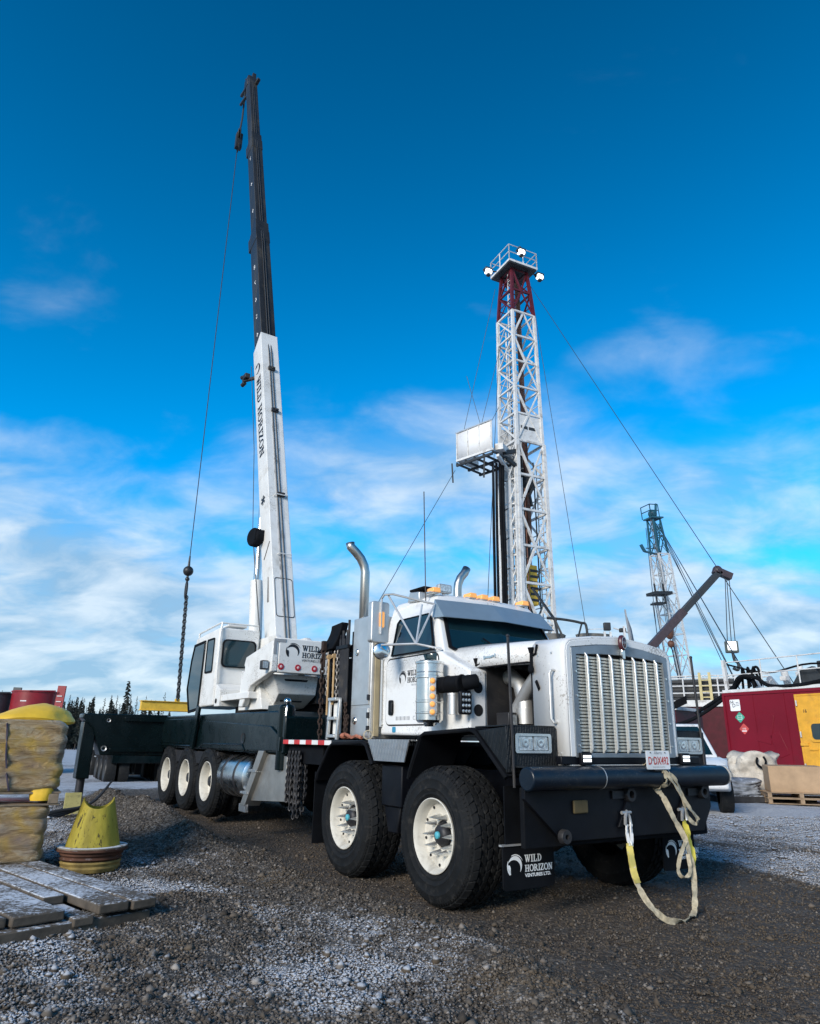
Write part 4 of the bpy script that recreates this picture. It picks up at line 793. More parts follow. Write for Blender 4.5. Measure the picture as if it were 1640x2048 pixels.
# boom
bd = Vector((-.31, 0, 1)).normalized(); bn = Vector((1, 0, .31)).normalized(); b0 = Vector((-6.28, -.10, 2.15))
def bp_(l, y, n): return b0 + bd * l + Vector((0, y, 0)) + bn * n
def boom_sec(name, l0, l1, wy, dn, m_, rise=.35):
    m = MB(); rings = []
    for l in (l0, l1):
        k = rise if l == l1 else 0
        sec = [(-wy / 2, dn * .5), (wy / 2, dn * .5), (wy / 2, -dn * .30), (wy * .28, -dn * .5), (-wy * .28, -dn * .5), (-wy / 2, -dn * .30)]
        rings.append([bp_(l + (k * (n / dn + .5) * 1.0 if k else 0), y, n) for y, n in sec])
    m.loft(rings); return P(m, name, m_, .012)
M['boomdark'] = mat('boom_dark_steel', (.030, .030, .030), .38, .25, var=.3, scale=2., streak=True, dirt=(.10, .085, .06), dirt_amt=.75, dscale=3.)
M['greasy'] = mat('boom_white_greasy', (.72, .71, .68), .4, var=.05, streak=True, dirt=(.05, .046, .04), dirt_amt=.9, dscale=9.)
s1 = boom_sec('boom_section', 0, 8.25, .42, .60, 'white2')
s2 = boom_sec('boom_section', 8.0, 12.70, .37, .53, 'boomdark')
s3 = boom_sec('boom_section', 12.5, 17.15, .32, .46, 'boomdark')
s4 = boom_sec('boom_section', 17.0, 20.9, .27, .40, 'boomdark', .1)
for l, wy, dn in ((12.55, .39, .55), (17.05, .34, .48)):
    m = MB(); m.loft([[bp_(a, y * wy / 2, n * dn / 2) for y, n in ((-1, 1), (1, 1), (1, -1), (-1, -1))] for a in (l - .35, l + .12)]); P(m, 'boom_collar', 'boomdark', .01)
# stripes of grease and hoses on the top face of the base section
m = MB(); m.loft([[bp_(l, -.06, .301), bp_(l, .10, .301), bp_(l, .10, .304), bp_(l, -.06, .304)] for l in (1.0, 6.0)]); P(m, 'wear_strip', 'greasy')
for y0, y1 in ((-.02, -.05), (.05, .0)):
    m = MB(); m.tube([bp_(l, y0 + (y1 - y0) * l / 20, (.315 if l < 8.1 else .285 if l < 12.6 else .25 if l < 17 else .215)) for l in (.6, 2, 4, 6, 8, 8.3, 10, 12.3, 12.8, 14, 16.8, 17.3, 20.4)], .013, 6); P(m, 'boom_hoist_rope', 'cable')
for l, y in ((7.45, .0), (6.2, .02), (3.95, .04)):
    m = MB(); m.box(bp_(l, y, .335), (.05, .16, .09)); m.box(bp_(l, y + .02, .37), (.03, .05, .05)); P(m, 'rope_guide', 'hub', .006)
m = MB(); m.tube([bp_(3.9, -.10, .31), bp_(3.92, -.09, .37), bp_(3.92, .17, .37), bp_(3.9, .18, .31)], .012, 6); m.tube([bp_(2.55, -.10, .31), bp_(2.55, -.08, .36), bp_(2.55, .18, .36)], .01, 6); P(m, 'guide_hoop', 'white2')
q = rrect(-.18, 1.25, .18, 2.05, .05)
m = MB(); ring(m, q, shrink(q, .965), lambda u, v, d: bp_(v, u + 0, .302 + d), .006); P(m, 'access_cover_rim', 'hub')
m = MB(); hb = lambda u, v: bp_(7.55 - u, -.2135, -.02 + v)
def bt(u, v): return bp_(7.35 - u, -.2135, v - .06)
logo(m, lambda u, v: bp_(7.62 - u, -.2135, v + .02), .16); slab(m, 'WILD HORIZON', bt, .235, .04); P(m, 'boom_lettering', 'print', smooth=0)
m = MB()
for k in range(6):
    a0, a1 = R(60 * k), R(60 * k + 28); m.add([bp_(3.95 + .03 * math.cos(a0 - .5), -.2135, .02 + .03 * math.sin(a0 - .5)), bp_(3.95 + .11 * math.cos(a0), -.2135, .02 + .11 * math.sin(a0)), bp_(3.95 + .11 * math.cos(a1), -.2135, .02 + .11 * math.sin(a1)), bp_(3.95 + .03 * math.cos(a1 + .5), -.2135, .02 + .03 * math.sin(a1 + .5))], [(0, 1, 2, 3)])
m.cyl(bp_(3.95, -.212, .02), bp_(3.95, -.2137, .02), .05, 10); P(m, 'maple_leaf_mark', 'print', smooth=0)
m = MB()
for i in range(8):
    l = 8.7 + i * .62 if i < 5 else 13.6 + (i - 5) * 1.3; y = -.1865 if l < 12.5 else -.1615
    ftext(str([4, 5, 6, 7, 8, 9, 4, 3][i]), .20, lambda u, v: bp_(l + v, y, .05 - u * 1.0), m)
P(m, 'boom_length_marks', 'wprint', smooth=0)
m = MB(); m.lathe([(.0001, -.09), (.16, -.09), (.19, -.06), (.19, .06), (.16, .09), (.0001, .09)], bp_(3.15, -.33, -.16), (.25, -1, 0), 20); m.bb(tuple(bp_(3.15, -.40, -.10) - Vector((.06, 0, .1))), tuple(bp_(3.15, -.2, -.05) + Vector((.06, 0, .1)))); cr = P(m, 'cable_reel', 'matblack', .01)
m = MB(); m.tube([bp_(3.1, -.36, -.2), bp_(2.6, -.30, -.30), bp_(1.6, -.26, -.32), bp_(.9, -.24, -.30), bp_(.5, -.25, -.40), bp_(.2, -.22, -.3)], .012, 6); m.tube([bp_(3.2, -.36, -.22), bp_(5.5, -.23, -.30), bp_(8.0, -.22, -.30)], .008, 6); P(m, 'reel_cable', 'cable')
m = MB(); m.box(bp_(7.75, -.30, -.42), (.16, .12, .12)); m.cyl(bp_(7.80, -.32, -.50), bp_(7.85, -.35, -.60), .05, 12); m.cyl(bp_(7.60, -.32, -.48), bp_(7.6, -.35, -.6), .05, 12); m.bar(bp_(7.62, -.15, -.25), bp_(7.72, -.32, -.55), .07); m.bar(bp_(7.85, -.33, -.55), bp_(7.58, -.33, -.55), .05); P(m, 'boom_floodlight', 'hub', .01)
m = MB(); m.tube([bp_(2.15, -.20, .1), bp_(1.65, -.213, .05)], .02, 6); m.tube([bp_(2.85, -.215, .25), bp_(2.6, -.215, -.05)], .008, 6); P(m, 'boom_pin_handle', 'hub')
m = MB(); m.cyl((-7.55, -.14, 2.2), (-7.86, -.14, 4.35), .13, 24); P(m, 'lift_cylinder', 'white2')
m = MB(); m.cyl((-7.86, -.14, 4.35), bp_(4.6, -.04, -.28), .075, 20); P(m, 'lift_rod', 'chrome')
# boom head, sheave block, hoist line and ball
m = MB(); m.box(bp_(20.9, 0, -.05), (.34, .30, .40)); m.bar(bp_(21.0, -.1, 0), bp_(21.35, -.1, -.15), .06); m.bar(bp_(21.0, .08, .05), bp_(21.4, .09, .1), .12); m.bar(bp_(20.8, -.1, -.2), bp_(20.95, -.12, -.55), .09); m.bar(bp_(20.3, -.1, -.2), bp_(20.45, -.14, -.6), .08); m.bar(bp_(20.6, .1, .2), bp_(20.6, .12, .4), .10); P(m, 'boom_head', 'boomdark', .01)
m = MB(); hx = -13.15; hy = -.11
m.lathe([(.0001, -.05), (.20, -.05), (.22, -.03), (.16, 0), (.22, .03), (.20, .05), (.0001, .05)], (hx + .05, hy, 20.45), (.3, 1, 0), 24); m.bb((hx - .03, hy - .1, 19.9), (hx + .13, hy + .1, 20.5)); m.tube([(hx + .05, hy, 20.6), (hx + .1, hy + .02, 21.2), bp_(20.7, -.1, -.25)], .03, 8); m.tube([(hx - .08, hy, 20.05), (hx, hy, 19.78), (hx + .16, hy, 19.85), (hx + .15, hy, 20.05)], .02, 6); P(m, 'sheave_block', 'boomdark')
m = MB(); m.cyl((hx, hy, 5.95), (hx - .02, hy, 20.3), .012, 8); P(m, 'hoist_line', 'cable')
m = MB(); m.ball((hx, hy, 5.58), .135, 20, 14); m.cyl((hx, hy, 5.70), (hx, hy, 6.0), .035, 10, .02); m.cyl((hx, hy, 5.28), (hx, hy, 5.46), .03, 10); m.ball((hx, hy, 5.36), .06, 10, 8); P(m, 'headache_ball', 'boomdark')
m = MB(); m.tube([(hx + .10 * math.sin(R(a)) * .6, hy, 5.07 + .20 * math.cos(R(a))) for a in range(0, 360, 20)], .03, 8, closed=True); P(m, 'hook_ring', 'boomdark')
# ---- things hung on the truck
T3 = Matrix.Translation(TO) @ Matrix.Rotation(TYAW, 4, 'Z') @ Matrix.Rotation(TPITCH, 4, 'Y')
def tw(p): return T3 @ Vector(p)
def chain(mb, pts, link=.05, r=.008, n=6):
    P_ = [Vector(p) for p in pts]; seg = []
    d = 0; out = []
    for i in range(len(P_) - 1):
        L0 = (P_[i + 1] - P_[i]).length
        while d < L0: out.append((P_[i].lerp(P_[i + 1], d / L0), (P_[i + 1] - P_[i]).normalized())); d += link * .72
        d -= L0
    for k, (p, dr) in enumerate(out):
        a = dr.orthogonal().normalized(); b = dr.cross(a); s = a if k % 2 else b
        mb.tube([p + dr * (link * .5 * math.cos(R(t))) + s * (link * .30 * math.sin(R(t))) for t in range(0, 360, 45)], r, n, closed=True)
def hung(mb, name, m_, label, cat, group=None):
    o = mb.build(name, m_); o.location = TO; o.rotation_euler = (0, TPITCH, TYAW); return tag(o, label, cat, group)
m = MB(); chain(m, [(-2.68, -1.10, 2.46), (-2.68, -1.11, 2.3), (-2.65, -1.11, 1.345)], .085, .012); m.box((-2.68, -1.10, 2.47), (.06, .05, .12)); m.tube([(-2.70, -1.10, 2.38), (-2.70, -1.10, 2.2)], .014); m.tube([(-2.65, -1.10, 2.38), (-2.65, -1.10, 2.2)], .014); hung(m, 'hanging_chain', 'rust', 'long rusty chain hanging from the black rack behind the cab', 'chain')
for i, (x, z0, ml, lb) in enumerate(((-2.62, 1.85, 'chainsteel', 'bright steel chain hanging beside the wooden handle, leftmost of three'), (-2.44, 1.80, 'chainsteel', 'pale steel chain hanging between the other two on the rack'), (-2.36, 1.82, 'chainsteel', 'steel chain hanging closest to the dark pry bars'))):
    m = MB(); chain(m, [(x, -1.06, 2.36), (x + .01, -1.06, z0)], .06, .011); hung(m, 'binder_chain', ml, lb, 'chain')
for i, (x, lb) in enumerate(((-2.54, 'brown wooden tool handle hung left on the chain rack'), (-2.40, 'short pale wooden handle hung nearest the pry bars'))):
    m = MB(); m.cyl((x, -1.09, 2.3), (x + .01, -1.09, 1.62 + i * .12), .014, 8); m.cyl((x - .02, -1.09, 2.32), (x + .02, -1.09, 2.32), .03, 8); hung(m, 'tool_handle', 'handle', lb, 'tool')
lad = empty('step_ladder', TO, (0, TPITCH, TYAW)); tag(lad, 'aluminium step ladder standing on the deck beside the cabinet', 'ladder')
for x in (-2.42, -2.18): m = MB(); m.bar((x, -1.12, 1.336), (x, -1.10, 1.80), .045, .03, (0, 1, 0)); m.build('rail', 'alu', lad, .004)
for z in (1.36, 1.56, 1.78): m = MB(); m.bb((-2.40, -1.15, z), (-2.20, -1.06, z + .035)); m.build('step', 'alu', lad, .004)
m = MB(); m.bb((-2.39, -1.07, 1.40), (-2.21, -1.05, 1.76)); m.build('back_brace', 'white2', lad, .004)
m = MB(); g = random.Random(4)
for i in range(16):
    x = -3.30 + .36 * (i % 8) / 8 + g.uniform(-.02, .02); y = -1.20 + .09 * (i // 8); z1 = 1.05; chain(m, [(x, y, z1 + .12), (x + g.uniform(-.03, .03), y, .72), (x + g.uniform(-.03, .03), y, .46 + g.uniform(-.1, .1) + .05 * abs(i % 8 - 4))], .06, .010, 5)
hung(m, 'tyre_chains', 'hub', 'dark bundle of tyre chains hanging under the deck', 'tyre chains')
m = MB(); chain(m, [(-2.10, -1.06, 1.34), (-2.13, -1.05, 1.75)], .05, .010); chain(m, [(-2.06, -1.08, 1.34), (-2.05, -1.06, 1.62)], .05, .010); hung(m, 'short_chain', 'rust', 'short rusty chain pair bunched between ladder and cabinet', 'chain')
m = MB(); m.tube([(-2.0, -1.12, 1.37), (-1.9, -1.16, 1.40), (-1.75, -1.15, 1.36), (-1.6, -1.18, 1.38), (-1.5, -1.17, 1.36)], .018, 6); m.tube([(-1.95, -1.1, 1.36), (-1.8, -1.12, 1.37), (-1.62, -1.1, 1.365)], .014, 6); m.ball((-2.0, -1.12, 1.38), .05, 8, 6, (1.3, 1, .7)); hung(m, 'strap_coil', mat('red_brown_strap', (.34, .12, .07), .8, var=.4, scale=15.), 'crumpled red brown strap lying on the fender below the cabinet', 'strap')
m = MB(); m.lathe([(.04, -.08), (.05, -.08), (.05, .08), (.04, .08), (.04, -.08)], (-1.40, -1.15, 1.39), (.9, -.5, 0), 18); hung(m, 'strap_roll', 'strap', 'small rolled webbing strap lying on the step by the door', 'strap')
# load spreader hung from the hook
spr = empty('spreader_beam', tw((hx, hy, 2.0))); spr.rotation_euler = (0, 0, TYAW); tag(spr, 'yellow lifting beam hanging low from the crane hook', 'lifting beam')
m = MB(); m.bb((-.07, -.78, -.02), (.07, .52, .18)); m.bb((-.11, -.80, .18), (.11, .54, .20)); m.bb((-.11, -.80, -.04), (.11, .54, -.02)); m.build('beam', 'yellow', spr, .006)
m = MB(); m.bb((-.03, .04, .20), (.03, .16, .27)); m.build('lifting_eye', 'yellow', spr, .005)
m = MB(); chain(m, [(0, .10, .25), (0, .02, 2.9)], .11, .014); m.build('sling_chain', 'cable', spr)
m = MB(); chain(m, [(.02, .12, .25), (.03, .04, 2.9)], .11, .012); m.build('sling_chain', 'cable', spr)
m = MB(); m.box((0, .1, .36), (.05, .07, .2)); m.build('shackle', 'boomdark', spr, .01)
# tow strap: webbing ribbon
def ribbon(mb, pts, w, side, th=.005):
    P_ = [Vector(p) for p in pts]; rings = []; n = len(P_)
    for i in range(n):
        d = (P_[min(i + 1, n - 1)] - P_[max(i - 1, 0)]).normalized(); s = Vector(side[i] if isinstance(side[0], (tuple, list)) else side); s = (s - d * s.dot(d)).normalized(); nn_ = d.cross(s); tw_ = .45 * math.sin(i * .55 + w * 90) + .2 * math.sin(i * 1.7); s, nn_ = (s * math.cos(tw_) + nn_ * math.sin(tw_)), (nn_ * math.cos(tw_) - s * math.sin(tw_))
        rings.append([P_[i] + s * w / 2 + nn_ * th / 2, P_[i] - s * w / 2 + nn_ * th / 2, P_[i] - s * w / 2 - nn_ * th / 2, P_[i] + s * w / 2 - nn_ * th / 2])
    mb.loft(rings)
def spline(pts, k=8):
    P_ = [Vector(p) for p in pts]; out = []
    for i in range(len(P_) - 1):
        a, b, c, d = P_[max(i - 1, 0)], P_[i], P_[i + 1], P_[min(i + 2, len(P_) - 1)]
        for j in range(k):
            t = j / k; out.append(.5 * ((2 * b) + (c - a) * t + (2 * a - 5 * b + 4 * c - d) * t * t + (3 * b - a - 3 * c + d) * t ** 3))
    return out + [P_[-1]]
st = empty('tow_strap', TO, (0, TPITCH, TYAW)); tag(st, 'dirty cream webbing tow strap looped over the front bumper to the ground', 'tow strap')
S = (0, 1, .1)
m = MB(); p = spline([(1.06, .20, 1.17), (1.13, .21, 1.172), (1.20, .23, 1.165), (1.26, .26, 1.13), (1.285, .29, 1.06), (1.25, .28, 1.0), (1.18, .25, .975)]); ribbon(m, p, .055, S); m.build('bumper_wrap', 'strap', st)
m = MB(); p = spline([(1.10, .25, 1.175), (1.20, .25, 1.172), (1.272, .262, 1.13), (1.30, .331, 1.043), (1.305, .484, .863), (1.30, .61, .745), (1.298, .633, .715), (1.295, .586, .692), (1.29, .513, .75), (1.287, .47, .903), (1.285, .406, 1.04), (1.285, .321, 1.10)]); ribbon(m, p, .034, (0, .75, .3)); m.build('strap_loop', 'strap', st)
m = MB(); p = spline([(1.17, .25, .985), (1.20, .272, .95), (1.23, .299, .888), (1.26, .367, .729), (1.275, .47, .56), (1.29, .505, .337), (1.33, .44, .13), (1.38, .34, .045), (1.43, .20, .03), (1.45, .05, .03), (1.42, -.06, .05), (1.36, -.15, .14), (1.30, -.188, .25), (1.25, -.188, .365), (1.20, -.15, .50), (1.18, -.135, .554)]); ribbon(m, p, .048, (.35, .8, .3)); m.build('webbing', 'strap', st)
m = MB(); p = spline([(1.185, -.135, .56), (1.20, -.15, .50), (1.252, -.186, .37), (1.285, -.190, .29)]); ribbon(m, p, .052, (.35, .8, .3), .018); m.build('eye_sleeve', mat('soiled_yellow_sleeve', (.52, .44, .12), .85, var=.2, dirt=(.2, .17, .1), dirt_amt=.6, dscale=9.), st)
m = MB(); p = spline([(1.14, -.10, .70), (1.16, -.125, .63), (1.19, -.14, .545)]); ribbon(m, p, .026, (0, 1, 0), .012); p = spline([(1.14, -.05, .70), (1.17, -.085, .63), (1.20, -.125, .545)]); ribbon(m, p, .026, (0, 1, 0), .012); m.build('eye_loop', 'tapewhite', st)
m = MB(); p = spline([(1.13, .66, .705), (1.18, .63, .611), (1.24, .585, .481), (1.275, .545, .353)]); ribbon(m, p, .05, (0, 1, 0), .012); m.build('right_eye_sleeve', 'strapy', st)
m = MB(); p = spline([(1.275, .47, .56), (1.29, .35, .44), (1.30, .303, .336), (1.31, .36, .29), (1.31, .44, .33), (1.29, .46, .46)]); ribbon(m, p, .032, (.4, .8, 0)); m.build('slack_loop', 'strap', st)
for y in (-.08, .66):
    m = MB(); m.tube([(1.14, y - .035, .70), (1.15, y - .04, .76), (1.13, y, .80), (1.13, y + .03, .76), (1.14, y + .03, .70)], .014, 8); m.cyl((1.13, y - .06, .79), (1.13, y + .05, .79), .014, 8); o = m.build('bow_shackle', 'galv'); o.location = TO; o.rotation_euler = (0, TPITCH, TYAW)
    tag(o, 'steel bow shackle on the middle lug of the black bumper plate' if y < 0 else 'steel bow shackle on the right hand lug of the bumper plate', 'shackle')

# ------------------------------------------------------------------ yard materials
def snowy(name, c, k=.5, scale=14., rough=.85, bump=.15):
    m = mat(name, c, rough, var=.35, scale=7., bump=bump, bscale=50); t = m.node_tree; b = t.nodes['Principled BSDF']; src = b.inputs['Base Color'].links[0].from_socket
    g = t.nodes.new('ShaderNodeNewGeometry'); s = t.nodes.new('ShaderNodeSeparateXYZ'); t.links.new(g.outputs['Normal'], s.inputs[0])
    nzz = mth('ADD', mth('MULTIPLY', noise(t, g.outputs['Position'], scale, 6, .7), .6, nt=t), mth('MULTIPLY', noise(t, g.outputs['Position'], 2.2, 4), .4, nt=t), nt=t)
    f = mth('MULTIPLY', mrange(t, nzz, .62 - .3 * k, .74 - .3 * k), mrange(t, s.outputs[2], .45, .85), nt=t)
    t.links.new(mixc(t, mth('MULTIPLY', f, .93, nt=t), src, (.66, .70, .75, 1)), b.inputs['Base Color']); return m
M['mat'] = snowy('snowy_timber', (.085, .068, .050), .55, 30.); M['palletwood'] = mat('pallet_wood', (.30, .21, .13), .8, var=.25, bump=.1)
wm = bpy.data.materials.new('stretch_wrapped_sacks'); wm.use_nodes = True; t = wm.node_tree; b = t.nodes['Principled BSDF']; M['wrap'] = wm
tcn = t.nodes.new('ShaderNodeTexCoord'); mpn = t.nodes.new('ShaderNodeMapping'); mpn.inputs['Scale'].default_value = (1.7, 1.7, 6.0); t.links.new(tcn.outputs['Object'], mpn.inputs[0]); co_ = mpn.outputs[0]
band = noise(t, co_, 2.2, 12, .72, 1.0); big_ = noise(t, tcn.outputs['Object'], 2.0, 3); fine = noise(t, co_, 9., 10, .75, .8)
c1 = ramp(t, band, [(.32, (.15, .095, .045)), (.42, (.34, .225, .10)), (.50, (.43, .30, .15)), (.57, (.54, .44, .28)), (.66, (.38, .25, .115))])
c1 = mixc(t, mrange(t, big_, .54, .66, 0., .75), c1, (.60, .38, .04, 1)); c1 = mixc(t, mrange(t, noise(t, tcn.outputs['Object'], 1.4, 2), .58, .68, 0., .5), c1, (.20, .17, .20, 1))
c1 = mixc(t, mrange(t, fine, .62, .74, 0., .35), c1, (.66, .63, .56, 1)); t.links.new(c1, b.inputs['Base Color']); b.inputs['Roughness'].default_value = .32; b.inputs['Coat Weight'].default_value = .25  # pale flecks paint glints of the plastic film into the colour
bpn = t.nodes.new('ShaderNodeBump'); bpn.inputs['Strength'].default_value = 1.; bpn.inputs['Distance'].default_value = .05; t.links.new(mth('ADD', mth('MULTIPLY', band, 1.3, nt=t), mth('MULTIPLY', fine, .6, nt=t), nt=t), bpn.inputs['Height']); t.links.new(bpn.outputs[0], b.inputs['Normal'])
M['sack'] = mat('yellow_sack', (.80, .50, .04), .5, var=.12, scale=3., bump=.3, bscale=9.)
M['cone'] = mat('scuffed_yellow', (.34, .275, .03), .7, var=.35, scale=5., dirt=(.03, .025, .015), dirt_amt=.9, dscale=24., bump=.3, bscale=16, streak=True, dlo=.57, dhi=.62, speck=(.12, .09, .03))
M['conered'] = snowy('worn_red_ring', (.075, .030, .016), .25); M['conerim'] = snowy('worn_yellow_ring', (.24, .17, .05), .35)
M['redbox'] = mat('deep_red_cabin', (.17, .006, .017), .38, var=.12, scale=.8, dirt=(.10, .01, .016), dirt_amt=.6, dscale=.7, spec=.25)
M['maroon'] = mat('maroon_steel', (.06, .004, .010), .5, var=.2, spec=.2)
M['panelwhite'] = mat('panel_white', (.80, .80, .79), .6, var=.03, dirt=(.5, .48, .44), dirt_amt=.3)
M['door'] = mat('orange_yellow_door', (.72, .36, .03), .45, dirt=(.3, .16, .05), dirt_amt=.4)
M['tank'] = mat('red_tank', (.24, .007, .014), .4, var=.2, scale=1.); M['darktank'] = mat('dark_tank', (.05, .06, .065), .5, var=.2)
M['kraft'] = mat('cardboard', (.40, .27, .16), .85, var=.15, scale=3., bump=.2, bscale=6.)
M['bulk'] = mat('bulk_bag', (.55, .50, .42), .8, var=.2, scale=5., dirt=(.16, .14, .11), dirt_amt=.75, dscale=5., bump=.5, bscale=8.)
M['tarp'] = snowy('grey_tarp', (.24, .26, .29), .45, 8.); M['gtarp'] = mat('grey_cover', (.16, .155, .14), .8, var=.2, bump=.3, bscale=3.)
M['rigwhite'] = mat('rig_white_steel', (.66, .66, .64), .5, var=.10, dirt=(.19, .15, .11), dirt_amt=.75, dscale=2.6)
M['rigred'] = mat('rig_red_steel', (.10, .008, .014), .5, var=.25)
M['rigdark'] = mat('rig_dark_steel', (.025, .028, .03), .6, var=.3); M['rigbrown'] = mat('rig_brown', (.14, .055, .03), .6, var=.3)
M['rigblue'] = mat('rig_teal_steel', (.02, .10, .14), .5, var=.2); M['mauve'] = mat('mauve_boom', (.05, .034, .04), .5, var=.2)
M['bark'] = mat('bark', (.045, .038, .032), .9, var=.3, scale=5.); M['needle'] = mat('spruce_needles', (.024, .032, .026), .9, var=.4, scale=2.)
def put(o, label, cat, group=None): return tag(o, label, cat, group)
def lumpy(name, m_, size, loc, rotz=0, seed=0, wob=.06, rows=0, ex=4., n=40, k=26, parent=None, fold=.0):
    """soft stacked/wrapped volume: super-ellipse sections with bulging layers and wrinkles; base on loc"""
    g = MB(); rings = []; a, b, h = size
    for i in range(k + 1):
        tz = i / k; z = h * tz; e = min(tz, 1 - tz) * h; sh = 1 - max(0, (.06 - e)) ** 1.3 * 4.
        bul = 1 + (.036 * abs(math.sin(math.pi * tz * rows)) ** .6 if rows else .05 * math.sin(math.pi * tz)); ring_ = []
        for j in range(n):
            th = 2 * math.pi * j / n; c, s = math.cos(th), math.sin(th); r = (abs(c) ** ex + abs(s) ** ex) ** (-1 / ex)
            nz = float(fbm(np.array([th * 3.1 + seed * 7 + (0 if j < n else 0)]), np.array([tz * (rows or 5) * 1.3 + seed]), seed, 3)[0]) - .5
            nz2 = float(fbm(np.array([th * 13. + seed]), np.array([tz * 26. + seed]), seed + 5, 2)[0]) - .5 if rows and ex > 10 else 0
            f_ = sh * bul * (1 + wob * nz + .022 * nz2 - (.02 * (1 - abs(math.sin(2 * th + .5 * (int(tz * rows) % 2)))) ** 3 if rows else 0)); ring_.append((a / 2 * r * c * f_, b / 2 * r * s * f_, z + fold * math.sin(th * 3 + seed) * tz))
        rings.append(ring_)
    g.loft(rings); o = g.build(name, m_, parent, smooth=60); o.location = loc; o.rotation_euler = (0, 0, rotz); return o
# ---- wrapped sacks on pallets at the left
def pallet(name, loc, rotz, L_=1.2, W_=1.0, wood='palletwood', nb=6, label=None, group=None):
    p = empty(name, loc, (0, 0, rotz)); proto = None
    for i in range(nb):
        y = -W_ / 2 + W_ / nb * (i + .5); m = MB(); m.box((0, y, .118), (L_, W_ / nb * .78, .02)); m.build('deck_board', wood, p, .003)
    for x in (-L_ / 2 + .06, 0, L_ / 2 - .06): m = MB(); m.box((x, 0, .063), (.09, W_, .088)); m.build('stringer', wood, p, .003)
    for y in (-W_ / 2 + .06, 0, W_ / 2 - .06): m = MB(); m.box((0, y, .009), (L_, .10, .018)); m.build('base_board', wood, p, .003)
    tag(p, label, 'pallet', group); return p
px0, py0, pr = -4.20, 7.60, R(27)
pallet('wooden_pallet', (px0, py0, .0), pr, label='wooden pallet under the lower wrapped sack stack at the left', wood='wood')
o = lumpy('wrapped_sack_stack', 'wrap', (1.08, .98, .55), (px0, py0, .125), pr, 3, .07, 4, 12., 112, 40); put(o, 'lower plastic wrapped block of yellow sacks standing on the ground pallet', 'sack stack', 'wrapped sack stacks')
pallet('wooden_pallet', (px0 + .02, py0, .655), pr + R(2), label='wooden pallet sandwiched between the two wrapped sack stacks', wood='wood')
o = lumpy('wrapped_sack_stack', 'wrap', (1.16, 1.04, .68), (px0 + .0, py0 - .0, .775), pr + R(2), 8, .08, 5, 12., 112, 48); put(o, 'upper plastic wrapped block of yellow sacks with dark strap marks', 'sack stack', 'wrapped sack stacks')
for z0_, z1_, off, lbl in ((.79, 1.40, .06, 0), (.14, .66, -.14, 0)):
    par = [o for o in bpy.data.objects if o.name.startswith('wrapped_sack_stack') and abs(o.location.z - (.775 if z0_ > .5 else .125)) < .01][0]
    m = MB(); ribbon(m, spline([(off + .10, -.53, .02), (off + .06, -.536, .15), (off + .02, -.538, .35), (off, -.536, .5), (off - .02, -.53, z1_ - z0_ + .03)], 6), .014, (1, 0, 0), .016); m.build('tie_strap', mat('dark_strap', (.05, .04, .06), .7), par)
def peak(loc, sx, sy, h, seed, label):
    g = MB(); rings = []; n = 28
    for i in range(9):
        t_ = i / 8; r_ = (1 - .985 * t_ ** 2.0) ** .75 * (1.04 if 0 < i < 3 else 1); ring_ = []
        for j in range(n):
            th = 2 * math.pi * j / n; k_ = 1 + .10 * math.sin(th * 2 + seed) + .05 * math.sin(5 * th + seed * 2) * (1 - t_) + .22 * (float(fbm(np.array([th * 1.6 + seed * 5]), np.array([t_ * 3.]), 7)[0]) - .5)
            ring_.append((sx * math.copysign(abs(math.cos(th)) ** .7, math.cos(th)) * r_ * k_ + .10 * t_, sy * math.copysign(abs(math.sin(th)) ** .7, math.sin(th)) * r_ * k_, h * t_ + .02 * math.sin(3 * th) * (1 - t_)))
        rings.append(ring_)
    g.loft(rings); o = g.build('loose_sack', 'sack', None, smooth=40); o.location = loc; o.rotation_euler = (0, 0, pr); put(o, label, 'sack', 'loose sacks on top')
peak((px0 + .24, py0 + .10, 1.435), .36, .44, .20, 1.0, 'peaked yellow sack on top of the stack, right one'); peak((px0 - .36, py0 - .14, 1.435), .30, .42, .20, 2.3, 'yellow sack at the left picture edge on top of the stack')
o = lumpy('sack_flap', 'sack', (.20, .16, .16), (px0 + .60, py0 - .16, .70), .3, 5, .15, 0, 3., 18, 8); put(o, 'small bulging yellow sack corner poking out above the middle pallet', 'sack')
# ---- yellow cone on rings
cn = empty('yellow_cone', (-3.16, 7.78, gz(-3.16, 7.78)), (0, 0, R(22))); tag(cn, 'scuffed yellow steel cone with scooped top standing on a red ring base', 'cone')
g = MB(); rings = []; n = 40
for prof in ((0, 1), (1, 1), (1, 0), (0, 0)):
    ring_ = []
    for j in range(n):
        th = 2 * math.pi * j / n; top = prof[0]; cut = .085 * max(0, math.cos(2 * (th - R(90)))) ** 1.0 if top else 0; cut = .10 * abs(math.sin(th)) ** 1.5 * top
        z = .20 + (.47 - cut) * top; r_ = .262 - .115 * ((z - .20) / .47) - (.012 if not prof[1] else 0); ring_.append((r_ * math.cos(th), r_ * math.sin(th), z))
    rings.append(ring_)
rings.append(rings[0]); 
mid = []
g.loft(rings, caps=False); g.build('cone_shell', 'cone', cn, smooth=50)
g = MB(); g.lathe([(.24, .212), (.32, .215), (.338, .205), (.338, .188), (.295, .172), (.30, .155), (.278, .135), (.295, .115), (.27, .096), (.0, .096)], (0, 0, 0), (0, 0, 1), 40); g.build('ribbed_ring', 'conered', cn)
g = MB(); g.lathe([(.25, .2125), (.318, .2165), (.334, .211), (.33, .222), (.30, .228), (.262, .224), (.25, .2125)], (0, 0, 0), (0, 0, 1), 40); g.build('snow_rim', snowy('rim_snow', (.16, .13, .09), .75), cn)
